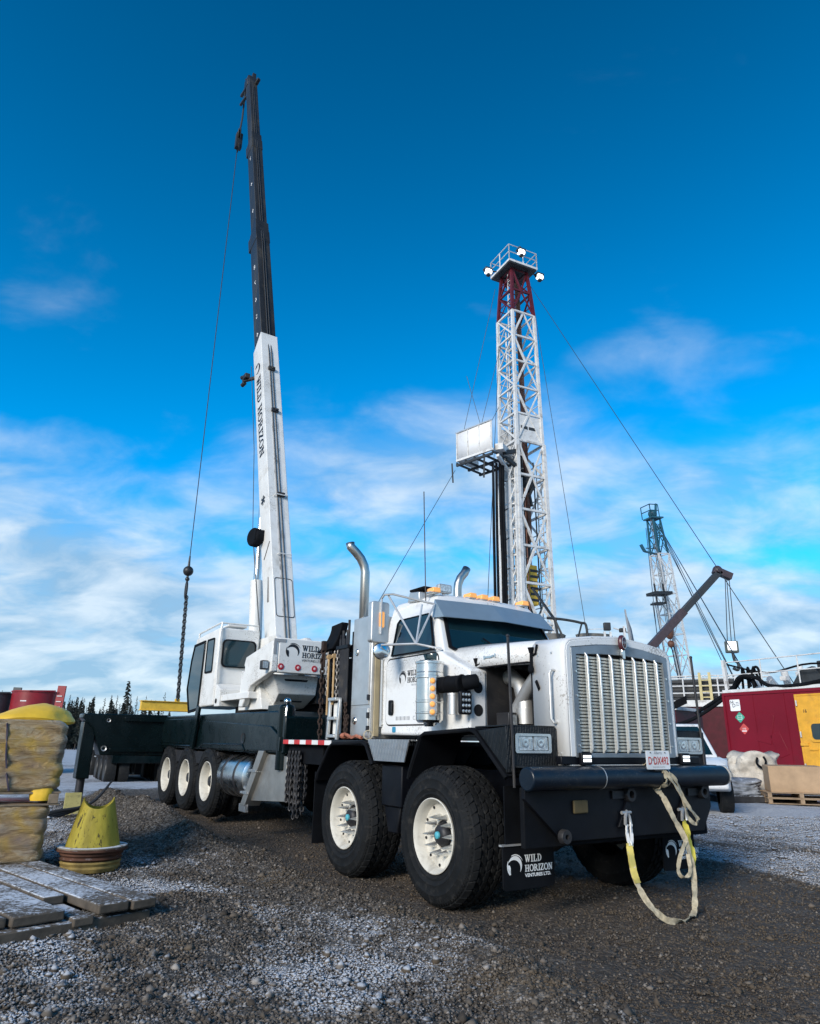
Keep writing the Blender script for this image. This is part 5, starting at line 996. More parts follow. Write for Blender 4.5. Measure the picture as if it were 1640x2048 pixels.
g = MB(); g.lathe([(.0, .095), (.282, .095), (.290, .08), (.275, .055), (.285, .035), (.27, .0), (.0, 0)], (0, 0, 0), (0, 0, 1), 40); g.build('base_ring', 'conerim', cn)
# ---- timber mat in the left foreground
tm = empty('timber_mat', (-1.84, 5.86, .0), (0, 0, math.atan2(-.69, .72))); tag(tm, 'snow dusted timber mat of thick planks in the left foreground', 'timber mat')
g = random.Random(2); v0 = 0.
for i, (v1, end, zt, z0) in enumerate(((.20, 0, .165, .10), (.44, -.02, .165, .10), (.60, -.03, .10, .04), (.62, -.5, .165, .10), (.98, -.10, .150, .085), (1.20, -.14, .145, .08), (1.5, -.16, .15, .085), (1.75, -.2, .15, .085))):
    m = MB(); m.bb((-2.3, -v1 + .008, z0), (end, -v0 - .008, zt)) if i != 3 else m.bb((-1.9, -.62, .10), (-.55, -.46, .165))
    m.build('plank', 'mat', tm, .012); v0 = v1 if i != 3 else .62
for x in (-.16, -.9, -1.7): m = MB(); m.bb((x - .11, -1.75, -.02), (x + .11, -.02, .075 if x > -.5 else .08)); m.build('bearer', 'mat', tm, .01)
# ---- cables and board by the outrigger
m = MB(); m.box((0, 0, .20), (.26, .04, .5), ('X', R(-35))); o = m.build('outrigger_pad', mat('pale_yellow_pad', (.34, .30, .11), .8, dirt=(.06, .055, .04), dirt_amt=.85, dscale=9), None, .01); o.location = (-5.55, 12.6, .02); o.rotation_euler = (0, 0, R(25)); tag(o, 'scuffed pale yellow pad leaning by the outrigger foot', 'outrigger pad')
for i in range(4):
    m = MB(); m.tube(spline([(-6.1 + .05 * i, 12.0 - .09 * i, .05), (-5.6, 12.15 - .07 * i, .10 + .03 * i), (-5.15 + .02 * i, 12.35 - .05 * i, .30), (-4.95, 12.6, .62)], 6), .018, 6); o = m.build('rigging_cable', 'cable'); tag(o, 'dark rigging cable draped beside the outrigger foot', 'cable', 'cables by the outrigger')
# ---- tanks behind the sacks
def tank(cx, cy, r_, z0, z1, m_, label, mark):
    t_ = empty('storage_tank', (cx, cy, 0)); tag(t_, label, 'tank')
    m = MB(); m.lathe([(.001, z0), (r_, z0), (r_, z1), (r_ + .03, z1), (r_ + .03, z1 + .05), (.001, z1 + .06)], (0, 0, 0), (0, 0, 1), 40); m.build('shell', m_, t_)
    m = MB(); m.prism([(-r_ - .1, z0), (-r_ + .15, z0), (-r_ + .18, z1 + .35), (-r_ + .02, z1 + .45)], 1, -.2, .12) if False else None
    m = MB(); m.bar((r_ + .12, -.25, .0), (r_ + .24, -.25, z1 + .25), .30, .06, (0, 1, 0)); m.build('ladder_channel', m_, t_, .01)
    m = MB()
    for i in range(14): m.bar((r_ + .02 + i * .008, -.30, .3 + i * .19), (r_ + .20 + i * .008, -.30, .3 + i * .19), .03)
    m.build('rung', 'rigwhite', t_)
    m = MB(); m.bar((r_ * .2, -r_ - .03, z1 + .03), (r_ + .1, -.4, z1 + .06), .04); m.build('rim_rail', m_, t_)
    if mark:
        def f(u, v): th = -R(92) + u / r_; return ((r_ + .006) * math.cos(th), (r_ + .006) * math.sin(th), v)
        m = MB(); 
        for i in range(10): 
            u = -.28 + i * .056; 
            for zz, hh in ((2.06, .03), (2.20, .03), (2.13, .05 if i % 3 else .02)): m.add([f(u, zz), f(u + .05, zz), f(u + .05, zz + hh), f(u, zz + hh)], [(0, 1, 2, 3)])
        for i in range(6): u = -.10 + i * .036; m.add([f(u, 2.55), f(u + .03, 2.55), f(u + .03, 2.585), f(u, 2.585)], [(0, 1, 2, 3)])
        m.build('white_marking', 'wprint', t_, smooth=0)
    return t_
tank(-13.45, 26.2, .78, .2, 2.88, 'tank', 'round red tank with white marking behind the yellow sacks', True)
tank(-15.15, 26.4, .78, .2, 2.82, 'darktank', 'dark grey round tank at the left edge beside the red tank', False)
# ---- second dark crane carrier parked behind
t2 = empty('dark_trailer', (-9.3, 24.6, 0), (0, 0, R(-62))); tag(t2, 'dark low trailer with many wheels parked behind the outrigger', 'trailer')
m = MB(); m.bb((-2.9, -.9, .68), (4.2, .9, 1.12)); m.bb((-3.3, -1.0, 1.12), (4.2, 1.0, 1.2)); m.build('trailer_deck', 'carrier', t2, .02)
m = MB(); m.tube([(-3.3, -1.01, 1.21), (4.2, -1.01, 1.21)], .02, 6); m.tube([(-2.6, -.92, .70), (-2.4, -.92, .78), (1.5, -.92, .78)], .02, 6); m.build('deck_edge', 'galv', t2)
proto = None
for x in (-1.35, -.75, -.15, .9, 1.5):
    if proto is None:
        m = MB(); m.lathe([(.001, .06), (.2, .08), (.27, .02), (.30, 0), (.47, -.02), (.5, .03), (.5, .24), (.3, .27)], (0, 0, 0), (0, 1, 0), 32); proto = m.build('wheel', 'rubber', t2); m2 = MB(); m2.lathe([(.001, .03), (.18, .05), (.24, .0), (.28, -.02), (.29, 0)], (0, 0, 0), (0, 1, 0), 28); m2.build('rim', mat('grey_rim', (.03, .03, .03), .5), proto); o = proto
    else: o = copy_tree(proto, t2)
    o.location = (3.6 - (x + 1.35) * 2.0, -.98, .48)
    for yy in (-.64, .42, .76): c_ = copy_tree(proto, t2); c_.location = (3.6 - (x + 1.35) * 2.0, yy, .48)
m = MB(); m.bb((-2.1, -.95, .9), (-1.8, -.91, 1.05)); m.cyl((-2.2, -.6, 1.2), (-2.2, -.6, 1.62), .04); m.bb((-2.5, -.7, 1.2), (-2.15, -.5, 1.32)); m.build('deck_fittings', 'rigwhite', t2, .01)
# ---- red cabin with yellow door at the right
cb = empty('red_cabin', (10.50, 24.0, 0), (0, 0, math.atan2(-2.9, 1.72))); tag(cb, 'long dark red steel cabin with orange door at the right edge', 'cabin')
m = MB(); m.bb((0, 0, .25), (9., 2.6, 3.0)); m.build('cabin_body', 'redbox', cb, .02)
m = MB()
for x in (1.05, 2.1): m.bb((x, -.012, .3), (x + .012, .0, 2.95))
m.bb((-.02, -.03, 2.93), (9.02, -.001, 3.02)); m.bb((-.03, -.03, .25), (.05, -.001, 2.94)); m.build('wall_rib', 'redbox', cb)
m = MB(); m.bb((.1, .1, 3.0), (8.9, 2.5, 3.08)); m.bb((.0, -.02, 3.02), (9., .06, 3.12)); m.build('cabin_roof', 'rigwhite', cb, .01)
m = MB(); m.bb((0, .1, .02), (9., .4, .25)); m.bb((0, 2.2, .02), (9., 2.5, .25)); m.build('skid_rail', 'rigdark', cb)
m = MB(); m.bb((2.52, -.05, .55), (3.75, -.001, 2.80)); dr = m.build('cabin_door', 'door', cb, .01)
m = MB(); m.prism(rrect(2.85, 1.55, 3.55, 2.0, .1), 1, -.075, -.052); m.build('door_pane', 'glass', dr)
m = MB(); ring(m, rrect(2.78, 1.48, 3.62, 2.12, .1), rrect(2.85, 1.55, 3.55, 2.0, .1), lambda u, v, d: (u, -.052 - d, v), .03); m.bb((2.46, -.09, 1.38), (2.7, -.05, 1.46)); m.bb((2.70, -.08, 1.25), (2.95, -.052, 1.29)); m.build('door_frame', 'door', dr)
m = MB(); ftext('16', .13, lambda u, v: (2.72 + u, -.054, 2.32 + v), m, .002); m.build('door_number', 'print', dr, smooth=0)
def stick(cx, cz, s, m_, rot): 
    m = MB(); q = rrect(-s, -s, s, s, .03); a = R(rot); c_, s_ = math.cos(a), math.sin(a); m.prism([(cx + u * c_ - v * s_, cz + u * s_ + v * c_) for u, v in q], 1, -.006, -.001); return m.build('sticker', m_, cb)
a_ = stick(.40, 2.62, .18, 'wprint', 0)
m = MB(); ftext('H', .16, lambda u, v: (.30 + u, -.009, 2.66 + v), m, .002); ftext('D', .16, lambda u, v: (.36 + u, -.009, 2.56 + v), m, .002)
for z, w_ in ((2.70, .12), (2.65, .16), (2.60, .14)): m.bb((.44, -.009, z), (.44 + w_ * .8, -.008, z + .012))
m.build('sticker_print', 'print', a_, smooth=0)
a_ = stick(.52, 2.24, .125, mat('green_sticker', (.05, .36, .24), .5), 45); m = MB(); ftext('GAS', .06, lambda u, v: (.52 + u, -.009, 2.21 + v), m); ring(m, rrect(.44, 2.17, .60, 2.31, .02), rrect(.45, 2.18, .59, 2.30, .02), lambda u, v, d: (u, -.008 - d, v), .001); m.build('sticker_print', 'wprint', a_, smooth=0)
a_ = stick(.62, 1.88, .125, 'rprint', 45); m = MB(); ftext('1075', .07, lambda u, v: (.62 + u, -.009, 1.86 + v), m); m.bb((.54, -.009, 1.80), (.70, -.008, 1.83)); m.build('sticker_print', 'wprint', a_, smooth=0)
# roof gear of the cabin: railing, hoses, rolled hose and boxes
def railing(name, pts, h, m_, label, parent=None, r_=.03, mids=(.55,), step=1.2):
    m = MB()
    for i in range(len(pts) - 1):
        a, b = Vector(pts[i]), Vector(pts[i + 1]); n = max(1, int((b - a).length / step))
        for j in range(n + 1): p = a.lerp(b, j / n); m.cyl(p, p + Vector((0, 0, h)), r_, 6)
        for k in (1.,) + tuple(mids): m.cyl(a + Vector((0, 0, h * k)), b + Vector((0, 0, h * k)), r_ * .9, 6)
    o = m.build(name, m_, parent)
    if label: tag(o, label, 'railing')
    return o
railing('roof_railing', [(.1, .2, 3.08), (8.8, .2, 3.08)], .95, 'rigwhite', None, cb, .022)
m = MB(); m.bar((.12, .1, 3.08), (.08, .1, 4.1), .10); m.build('roof_post', 'rigwhite', cb)
m = MB(); m.bb((2.3, .6, 3.08), (3.3, 1.4, 3.45)); m.prism([(2.1, 3.08), (2.5, 3.6), (2.9, 3.7), (3.4, 3.08)], 1, .4, .6); m.bb((3.0, .5, 3.45), (3.5, .9, 3.85)); m.build('roof_machinery', 'rigdark', cb, .02)
m = MB(); m.tube(spline([(-1.0, -.2, 2.4), (.2, .1, 3.1), (.7, .0, 3.5), (1.2, .1, 3.45), (1.7, .05, 3.16), (2.8, .0, 3.14), (4.2, .0, 3.35), (6.2, .0, 3.6)], 8), .06, 10); m.tube(spline([(-2.4, -.6, 1.9), (-1.0, -.4, 2.2), (.1, .2, 3.0), (.6, .3, 3.5), (1.0, .3, 3.3)], 8), .06, 10); m.build('roof_hose', 'matblack', cb)
m = MB(); [m.tube(spline([(.5 + .2 * k, .4, 3.1), (.55 + .2 * k, .4, 3.8), (.7 + .2 * k, .3, 3.6), (.8 + .2 * k, .4, 3.2)], 6), .04, 8) for k in range(3)]; m.build('hose_bundle', 'matblack', cb)
# red module left of the cabin
rm = empty('red_module', (8.9, 26.2, 0), (0, 0, R(-45))); tag(rm, 'low dark red equipment module with hoses left of the cabin', 'equipment module')
m = MB(); m.bb((-2.6, 0, .25), (.8, 2.2, 2.55)); m.build('module_body', 'maroon', rm, .02)
m = MB(); m.bb((-2.65, -.05, 2.55), (.85, 2.25, 2.66)); m.build('module_roof', 'rigwhite', rm, .01)
for k in range(5): m = MB(); m.tube(spline([(-2.4, -.1 - .03 * k, 2.2 - .05 * k), (-1.2, -.25, 1.95 + .07 * k), (.2, -.2, 2.35 + .05 * k), (1.2, .1, 2.8 + .05 * k)], 8), .035, 8); m.build('hose', 'matblack', rm)
m = MB(); m.cyl((-.6, -.18, 2.2), (-.1, -.18, 2.22), .12, 14); m.cyl((-.05, -.18, 2.22), (.2, -.18, 2.22), .16, 14); m.build('flanged_pipe', 'strap', rm)
m = MB(); m.prism(rrect(-1.2, 1.1, -.75, 1.75, .05), 1, -.03, -.002); m.build('module_window', 'glass', rm)
cl_ = random.Random(12)
for i in range(9):
    m = MB(); x = .4 + i * .55; h_ = cl_.uniform(.2, .8); m.cyl((x, 1.2 + cl_.uniform(-.5, .6), 3.08), (x, 1.2, 3.08 + h_), cl_.uniform(.06, .16), 10); m.box((x + .1, 1.0, 3.08 + h_ * .6), (.2, .2, .14)); m.build('roof_fitting', cl_.choice(('rigdark', 'rigwhite', 'mauve', 'galv')), cb, .01)
m = MB(); m.tube(spline([(.2, .15, 3.95), (1.5, .3, 3.6), (3.0, .2, 3.75), (5., .2, 3.5)], 6), .03, 6); m.tube(spline([(1.0, .25, 3.1), (1.05, .2, 3.7), (1.25, .2, 3.75), (1.3, .25, 3.2)], 6), .045, 6); m.build('roof_cable', 'matblack', cb)
m = MB(); m.bb((2.44, -.03, .5), (2.515, -.001, 2.86)); m.bb((3.755, -.03, .5), (3.83, -.001, 2.86)); m.bb((2.515, -.03, 2.805), (3.755, -.001, 2.86)); m.build('door_jamb', 'door', cb, .005)
for z in (.8, 1.7, 2.6): m = MB(); m.cyl((2.5, -.06, z - .08), (2.5, -.06, z + .08), .025, 8); m.build('door_hinge', 'galv', dr)
m = MB(); m.bb((3.5, -.10, 1.2), (3.62, -.052, 1.26)); m.build('door_lever', 'galv', dr)
m = MB(); m.box((1.35, -.004, 1.9), (.5, .02, .9), ('Y', R(14))); m.box((1.75, -.004, 1.4), (.35, .02, .7), ('Y', R(-20))); m.build('wall_dent', 'redbox', cb, .009)
# bags, tarp, crate at the right
bx = empty('bulk_bag_base', (9.25, 20.05, 0)); 
m = MB(); m.bb((-1.6, -1.3, 0), (.9, .35, .16)); bx = None
o = m.build('dark_skid', snowy('dark_skid', (.03, .03, .032), .5), None, .02); o.location = (9.3, 20.0, .0); tag(o, 'low dark skid under the bulk bag and folded tarp', 'skid')
o = lumpy('bulk_bag', 'bulk', (1.25, .9, 1.0), (9.45, 20.15, .16), .2, 14, .55, 3, 2.4, 56, 26, fold=.07); tag(o, 'bulging dirty cream bulk bag in front of the red cabin', 'bulk bag')
m = MB(); m.tube(spline([(9.3, 19.66, 1.05), (9.25, 19.6, .9), (9.4, 19.6, .8), (9.5, 19.62, .95), (9.48, 19.68, 1.08)], 6), .03, 6); o2 = m.build('bag_strap', 'matblack', None); o2.parent = o; o2.matrix_parent_inverse = Matrix.LocRotScale(o.location, o.rotation_euler, None).inverted()
o = lumpy('folded_tarp', 'tarp', (1.15, .8, .36), (8.45, 19.3, .16), -.1, 21, .6, 4, 2.6, 50, 20, fold=.05); tag(o, 'crumpled grey folded tarp lying on the dark skid', 'tarp')
pallet('wooden_pallet', (9.55, 18.35, .03), R(-18), 1.5, 1.1, label='wooden pallet carrying the cardboard crate at the right')
pallet('wooden_pallet', (9.55, 18.38, .16), R(-17), 1.5, 1.1, label='upper of two pallets directly beneath the cardboard crate')
g = MB(); g.bb((-.6, -.42, 0), (.6, .42, .6)); o = g.build('cardboard_crate', 'kraft', None, .012); o.location = (9.52, 18.4, .292); o.rotation_euler = (R(1), 0, R(-17)); tag(o, 'brown cardboard crate on pallets at the right edge', 'crate')
# white pickup behind the bumper
pk = empty('pickup_truck', (6.15, 17.3, 0), (0, 0, R(-104))); tag(pk, 'white pickup truck partly hidden behind the bumper at the right', 'pickup truck')
m = MB(); m.loft([[(x, -w_, z0), (x, w_, z0), (x, w_, z1), (x, -w_, z1)] for x, w_, z0, z1 in ((-2.9, .88, .55, 1.02), (-.2, .93, .45, 1.08), (1.2, .93, .45, 1.10), (2.1, .90, .45, 1.05), (2.35, .82, .5, .92))]); m.build('body', 'white', pk, .05, seg=3)
m = MB(); m.loft([[(-1.3, -.86, 1.07), (1.25, -.86, 1.09), (1.25, .86, 1.09), (-1.3, .86, 1.07)], [(-1.15, -.68, 1.78), (.35, -.68, 1.80), (.35, .68, 1.80), (-1.15, .68, 1.78)]]); m.build('cab', 'white', pk, .04, seg=3)
m = MB()
m.add([(1.19, -.76, 1.14), (1.19, .76, 1.14), (.43, .62, 1.74), (.43, -.62, 1.74)], [(0, 1, 2, 3)]); m.build('windscreen', 'glass', pk)
for s in (-1, 1): m = MB(); m.add([(-1.1, s * .86, 1.16), (.95, s * .86, 1.16), (.28, s * .715, 1.70), (-1.02, s * .715, 1.70)], [(0, 1, 2, 3)]); m.build('side_window', 'glass', pk)
m = MB(); m.bb((2.3, -.7, .62), (2.38, .7, .86)); m.build('front_grille', 'black', pk, .02)
for s in (-1, 1):
    m = MB(); m.bb((2.24, s * .60, .78), (2.40, s * .84, .95)); m.build('headlight', 'lens', pk, .02)
    for x in (-1.9, 1.55): m = MB(); m.lathe([(.001, .03), (.2, .05), (.23, 0), (.36, -.01), (.38, .03), (.38, .22), (.2, .24)], (x, s * .95, .38), (0, -s, 0), 28) if False else m.lathe([(.001, .03), (.2, .05), (.23, 0), (.36, -.01), (.38, .03), (.38, .22), (.2, .24)], (x, s * .96, .38), (0, -s, 0), 28); m.build('wheel', 'rubber', pk)
# ------------------------------------------------------------------ drilling rig
rg = empty('drilling_rig', (6.38, 37.27, 0), (0, 0, R(26))); tag(rg, 'tall white lattice drilling mast with red top and lit floodlights', 'drilling rig')
CO = ((-1, -1), (1, -1), (1, 1), (-1, 1))
def lattice(root, levels, m_, leg=.15, br=.09, x_face=None, open_=(), diag=True, tag_='mast'):
    """levels: list of (z, half width). legs as parts, each brace its own part"""
    for cx, cy in CO:
        m = MB()
        for (z0, h0), (z1, h1) in zip(levels, levels[1:]): m.bar((cx * h0, cy * h0, z0), (cx * h1, cy * h1, z1 + .004), leg, leg, (0, 1, 0))
        m.build('leg', m_, root)
    for i, ((z0, h0), (z1, h1)) in enumerate(zip(levels, levels[1:])):
        for k in range(4):
            a, b = CO[k], CO[(k + 1) % 4]
            if k in open_: continue
            m = MB(); m.bar((a[0] * h1, a[1] * h1, z1), (b[0] * h1, b[1] * h1, z1), br); m.build('girt', m_, root)
            if not diag: continue
            m = MB(); mid_ = ((a[0] + b[0]) / 2, (a[1] + b[1]) / 2)
            if k == 0:
                if i % 2 == 0: m.bar((a[0] * h0, a[1] * h0, z0), (mid_[0] * h1, mid_[1] * h1, z1), br); m.bar((mid_[0] * h1, mid_[1] * h1, z1), (b[0] * h0, b[1] * h0, z0), br * .7)
                else: m.bar((a[0] * h1, a[1] * h1, z1), (mid_[0] * h0, mid_[1] * h0, z0), br); m.bar((mid_[0] * h0, mid_[1] * h0, z0), (b[0] * h1, b[1] * h1, z1), br * .7)
            else:
                p, q_ = (a, b) if i % 2 else (b, a); m.bar((p[0] * h0, p[1] * h0, z0), (q_[0] * h1, q_[1] * h1, z1), br * .8); m.bar((q_[0] * h0, q_[1] * h0, z0), ((p[0] + q_[0]) / 2 * h1, (p[1] + q_[1]) / 2 * h1, (z0 + z1) / 2), br * .45); m.bar((p[0] * h0, p[1] * h0, (z0 + z1) / 2), (q_[0] * h0, q_[1] * h0, (z0 + z1) / 2), br * .4)
            m.build('brace', m_, root)
lower = [(5.6, .98)] + [(7.4 + i * 2.05, .97 - .012 * i) for i in range(6)]
lattice(rg, lower, 'rigwhite', .20, .12)
upper = [(17.65, .88)] + [(19.4 + i * 1.72, .86 - .018 * i) for i in range(5)]
lattice(rg, upper, 'rigwhite', .16, .10)
top = [(26.3, .77), (27.9, .68), (29.5, .56)]
lattice(rg, top, 'rigred', .17, .11)
m = MB(); m.bb((-.80, -.86, 17.7), (.80, -.84, 19.3)); m.bb((-.9, -.92, 15.7), (.9, -.9, 17.6)) if False else None; m.build('wind_panel', 'rigwhite', rg)
m = MB(); m.bb((-.85, .80, 15.7), (.85, .82, 19.0)); m.build('wind_panel', 'rigwhite', rg)
m = MB()
for x in (-.34, .2): m.bb((x - .22, -.885, 18.45), (x + .22, -.86, 18.62))
m.build('panel_slot', 'rigdark', rg)
m = MB()
for x, y in ((-1.18, -.9), (-1.38, -.6), (-1.5, -.1), (-1.25, .3)): m.bar((x, y, 6), (x + .1, y, 15.9), .13)
for i in range(7): m.bar((-1.5, -.1, 6.6 + i * 1.45), (-.98, -.96, 6.6 + i * 1.45), .07); m.bar((-1.38, -.6, 6.6 + i * 1.45), (-.98, -.96, 8.05 + i * 1.45), .05)
m.bb((-1.0, -.25, 6.2), (-.96, .3, 15.4)); m.build('side_column', 'rigwhite', rg)
# ladders
for x0, y0_, z0, z1, nm in ((-.85, -.35, 16.5, 29.3, 'ladder'), (1.08, -.1, 6.2, 16.8, 'ladder'), (-1.06, -.75, 6.4, 16.5, 'ladder')):
    m = MB(); k_ = (.28 if x0 < 0 and z1 > 20 else 0)
    for s in (-.2, .2): m.bar((x0, y0_ + s, z0), (x0 + k_, y0_ + s, z1), .05)
    n = int((z1 - z0) / .33)
    for i in range(n): z = z0 + i * .33; m.bar((x0 + k_ * (z - z0) / (z1 - z0), y0_ - .2, z), (x0 + k_ * (z - z0) / (z1 - z0), y0_ + .2, z), .035)
    m.build(nm, 'rigwhite', rg)
m = MB()
for k in range(8): z = 6.6 + k * 1.3; m.tube([(1.1, -.32, z), (1.42, -.3, z), (1.5, -.1, z), (1.42, .1, z), (1.1, .12, z)], .02, 5)
m.build('ladder_cage', 'rigwhite', rg)
for i, (x, y, r_, zt, mm_) in enumerate(((-.75, -.97, .05, 15.4, 'rigwhite'), (-.55, -.97, .035, 14.8, 'rigbrown'), (-.98, -.55, .06, 16.2, 'rigwhite'), (-1.0, .1, .05, 15.8, 'galv'), (-1.0, .5, .04, 15.0, 'rigwhite'), (.55, .3, .06, 17.4, 'rigwhite'), (.75, -.2, .04, 16.8, 'rigdark'), (-.5, .5, .05, 25.5, 'rigwhite'), (.62, .45, .045, 25.8, 'rigwhite'), (-.15, .62, .03, 25.8, 'rigdark'))):
    m = MB(); m.cyl((x, y, 6.0), (x * .9, y * .9, zt), r_, 8); m.build('standpipe', mm_, rg)
for i in range(6):
    z = 7.0 + i * 1.7; m = MB(); m.bar((-1.0, -.9, z), (-1.0, .9, z), .05); m.bar((-.96, -.7, z + .4), (-.6, -1.0, z + .4), .06); m.build('pipe_clamp', 'rigdark', rg)
# drill lines, tube, travelling block
m = MB()
for i in range(8): m.cyl((-.35 + .09 * i, -.2 + .12 * (i % 3), 10.5), (-.3 + .08 * i, -.2 + .1 * (i % 3), 29.5), .016, 5)
m.build('drilling_line', 'cable', rg)
m = MB(); m.bar((.25, -.1, 12.0), (.15, -.05, 29.0), .22); m.build('torque_tube', 'rigbrown', rg)
m = MB(); m.bar((.15, .2, 6.0), (.15, .2, 17.2), .36); m.bar((-.3, .1, 7.0), (-.3, .1, 16.2), .2); m.build('guide_rail', 'rigdark', rg)
m = MB(); m.bb((-.1, -.5, 8.4), (.4, .0, 10.6)); tb = m.build('travelling_block', 'yellow', rg, .06)
m = MB()
for i in range(6): m.bb((-.11, -.515, 8.6 + i * .32), (.41, -.501, 8.74 + i * .32))
m.build('block_slot', 'rigdark', tb)
m = MB(); m.ball((.25, -.3, 15.4), .42, 12, 8, (1, .7, 1.2)); m.tube([(.0, -.4, 15.9), (.4, -.5, 15.2), (.1, -.5, 14.6), (.3, -.4, 14.0)], .08, 8); m.build('hose_knot', 'rigdark', rg)
# crown platform with railing and floodlights
m = MB(); m.bb((-1.02, -1.02, 29.5), (1.02, 1.02, 29.62)); m.bb((-.6, -.6, 29.62), (.6, .6, 30.1)); m.bar((-.2, -1.0, 30.9), (.6, -.4, 31.2), .12); m.build('crown_platform', 'rigdark', rg, .02)
m = MB(); m.bb((-1.06, -1.06, 29.60), (1.06, -1.0, 29.74)); m.bb((-1.06, -.99, 29.60), (-1.0, 1.06, 29.74)); m.bb((1.0, -.99, 29.60), (1.06, 1.06, 29.74)); m.build('crown_toe_board', 'rigwhite', rg)
railing('crown_railing', [(-1.03, 1.03, 29.74), (-1.03, -1.03, 29.74), (1.03, -1.03, 29.74), (1.03, 1.03, 29.74), (-1.03, 1.03, 29.74)], 1.05, 'rigwhite', None, rg, .035, (.5,), 1.0)
for x, y, z, dx, dy in ((-1.75, .25, 29.3, -1, .1), (1.45, -.72, 29.35, 1, -.4), (-.25, -1.22, 30.25, 0, -1)):
    m = MB(); m.bar((x - dx * .6, y - dy * .3, z + .25), (x, y, z + .12), .07); m.box((x, y, z - .16), (.22, .22, .16)); la = m.build('floodlight', 'rigdark', rg, .02)
    m = MB(); m.box((x, y, z + .07), (.44, .34, .30)); m.build('floodlight_lens', 'rigled', la, .11, seg=3)
    m = MB(); m.box((x, y + .05, z + .27), (.50, .40, .07)); m.box((x - .27, y, z + .1), (.03, .2, .3)); m.box((x + .27, y, z + .1), (.03, .2, .3)); m.build('floodlight_hood', 'rigdark', la, .01)
# monkey board with its wind wall (built in world then parented)
def wchild(o, root):
    o.parent = root; o.matrix_parent_inverse = Matrix.LocRotScale(root.location, root.rotation_euler, None).inverted(); return o
a_, b_ = Vector((4.41, 34.8, 0)), Vector((2.6, 36.65, 0)); n_ = Vector((.715, .70, 0))
m = MB(); m.add([a_ + Vector((0, 0, 16.5)), b_ + Vector((0, 0, 16.5)), b_ + Vector((0, 0, 18.2)), a_ + Vector((0, 0, 18.2))], [(0, 1, 2, 3)]); wchild(m.build('wind_wall', 'panelwhite', None, solid=.06), rg)
m = MB(); m.add([b_ + Vector((0, 0, 16.5)), b_ + n_ * 1.9 + Vector((0, 0, 16.5)), b_ + n_ * 1.9 + Vector((0, 0, 18.0)), b_ + Vector((0, 0, 18.0))], [(0, 1, 2, 3)]); wchild(m.build('wind_wall', 'panelwhite', None, solid=.06), rg)
for t_ in (.02, .34, .66, .98):
    m = MB(); p = a_.lerp(b_, t_) - n_ * .05; m.bar(p + Vector((0, 0, 16.5)), p + Vector((0, 0, 18.22)), .05); wchild(m.build('panel_stiffener', 'rigwhite', None), rg)
m = MB(); m.bar(a_ - n_ * .05 + Vector((0, 0, 18.22)), b_ - n_ * .05 + Vector((0, 0, 18.22)), .07); wchild(m.build('panel_top_rail', 'galv', None), rg)
m = MB()
for t_ in (0., .25, .5, .75, 1.): p = a_.lerp(b_, t_); m.bar(p + Vector((0, 0, 16.36)), p + n_ * 2.1 + Vector((0, 0, 16.36)), .10)
for t_ in (0., .5, 1.): m.bar(a_ + n_ * 2.0 * t_ + Vector((0, 0, 16.24)), b_ + n_ * 2.0 * t_ + Vector((0, 0, 16.24)), .12)
m.bar(b_ + Vector((-.25, .2, 16.45)), b_ + Vector((-.2, .2, 15.3)), .08); m.bar(a_ + Vector((-.4, .4, 16.3)), a_ + Vector((-.45, .4, 15.0)), .09); m.bar(a_ + n_ * 1.2 + Vector((0, 0, 16.3)), a_ + n_ * 1.2 + Vector((.9, .6, 15.9)), .18); m.bar(a_ + n_ + Vector((0, 0, 16.6)), Vector((6.0, 36.2, 17.0)), .22); wchild(m.build('monkey_board', 'rigdark', None), rg)
m = MB(); m.bar(a_ + Vector((.05, -.02, 16.5)), b_ + Vector((.0, -.05, 16.5)), .12); m.bar(a_ + n_ * .3 + Vector((.15, 0, 16.75)), Vector((5.5, 36.6, 16.9)), .5, .34); m.bar(a_ + n_ * .2 + Vector((.15, 0, 16.2)), Vector((5.6, 36.5, 15.7)), .16); wchild(m.build('board_frame', 'rigwhite', None), rg)
for i, (x, r_) in enumerate(((4.55, .075), (4.72, .07), (4.95, .10), (5.08, .08))):
    m = MB(); m.tube([(x - .02, 35.6, 16.0), (x - .08, 35.6, 12.), (x - .12, 35.6, 5.)] if i < 2 else spline([(x, 35.7, 16.2), (x - .05, 35.7, 13.), (x - .02, 35.7, 10.), (x - .08, 35.7, 5.)], 8), r_, 8); wchild(m.build('mud_hose', 'matblack', None), rg)
for p, q_ in (((5.2, 37.4, 28.6), (2.6, 36.6, 16.4)), ((2.5, 36.5, 15.9), (-4.3, 24.0, 0)), ((5.3, 36.6, 24), (3.9, 36.3, 18.2)), ((5.1, 36.8, 20), (4.4, 35.0, 18.2)), ((5.2, 36.6, 24), (3.0, 28.0, 4.)), ((7.4, 37.2, 28.6), (8.75, 33.2, 3.0)), ((7.3, 37.6, 29.3), (12.6, 23.2, 3.1)), ((3.2, 36.2, 21.7), (4.0, 36.0, 18.2))):
    m = MB(); m.cyl(p, q_, .015, 5); wchild(m.build('guy_wire', 'cable', None), rg)
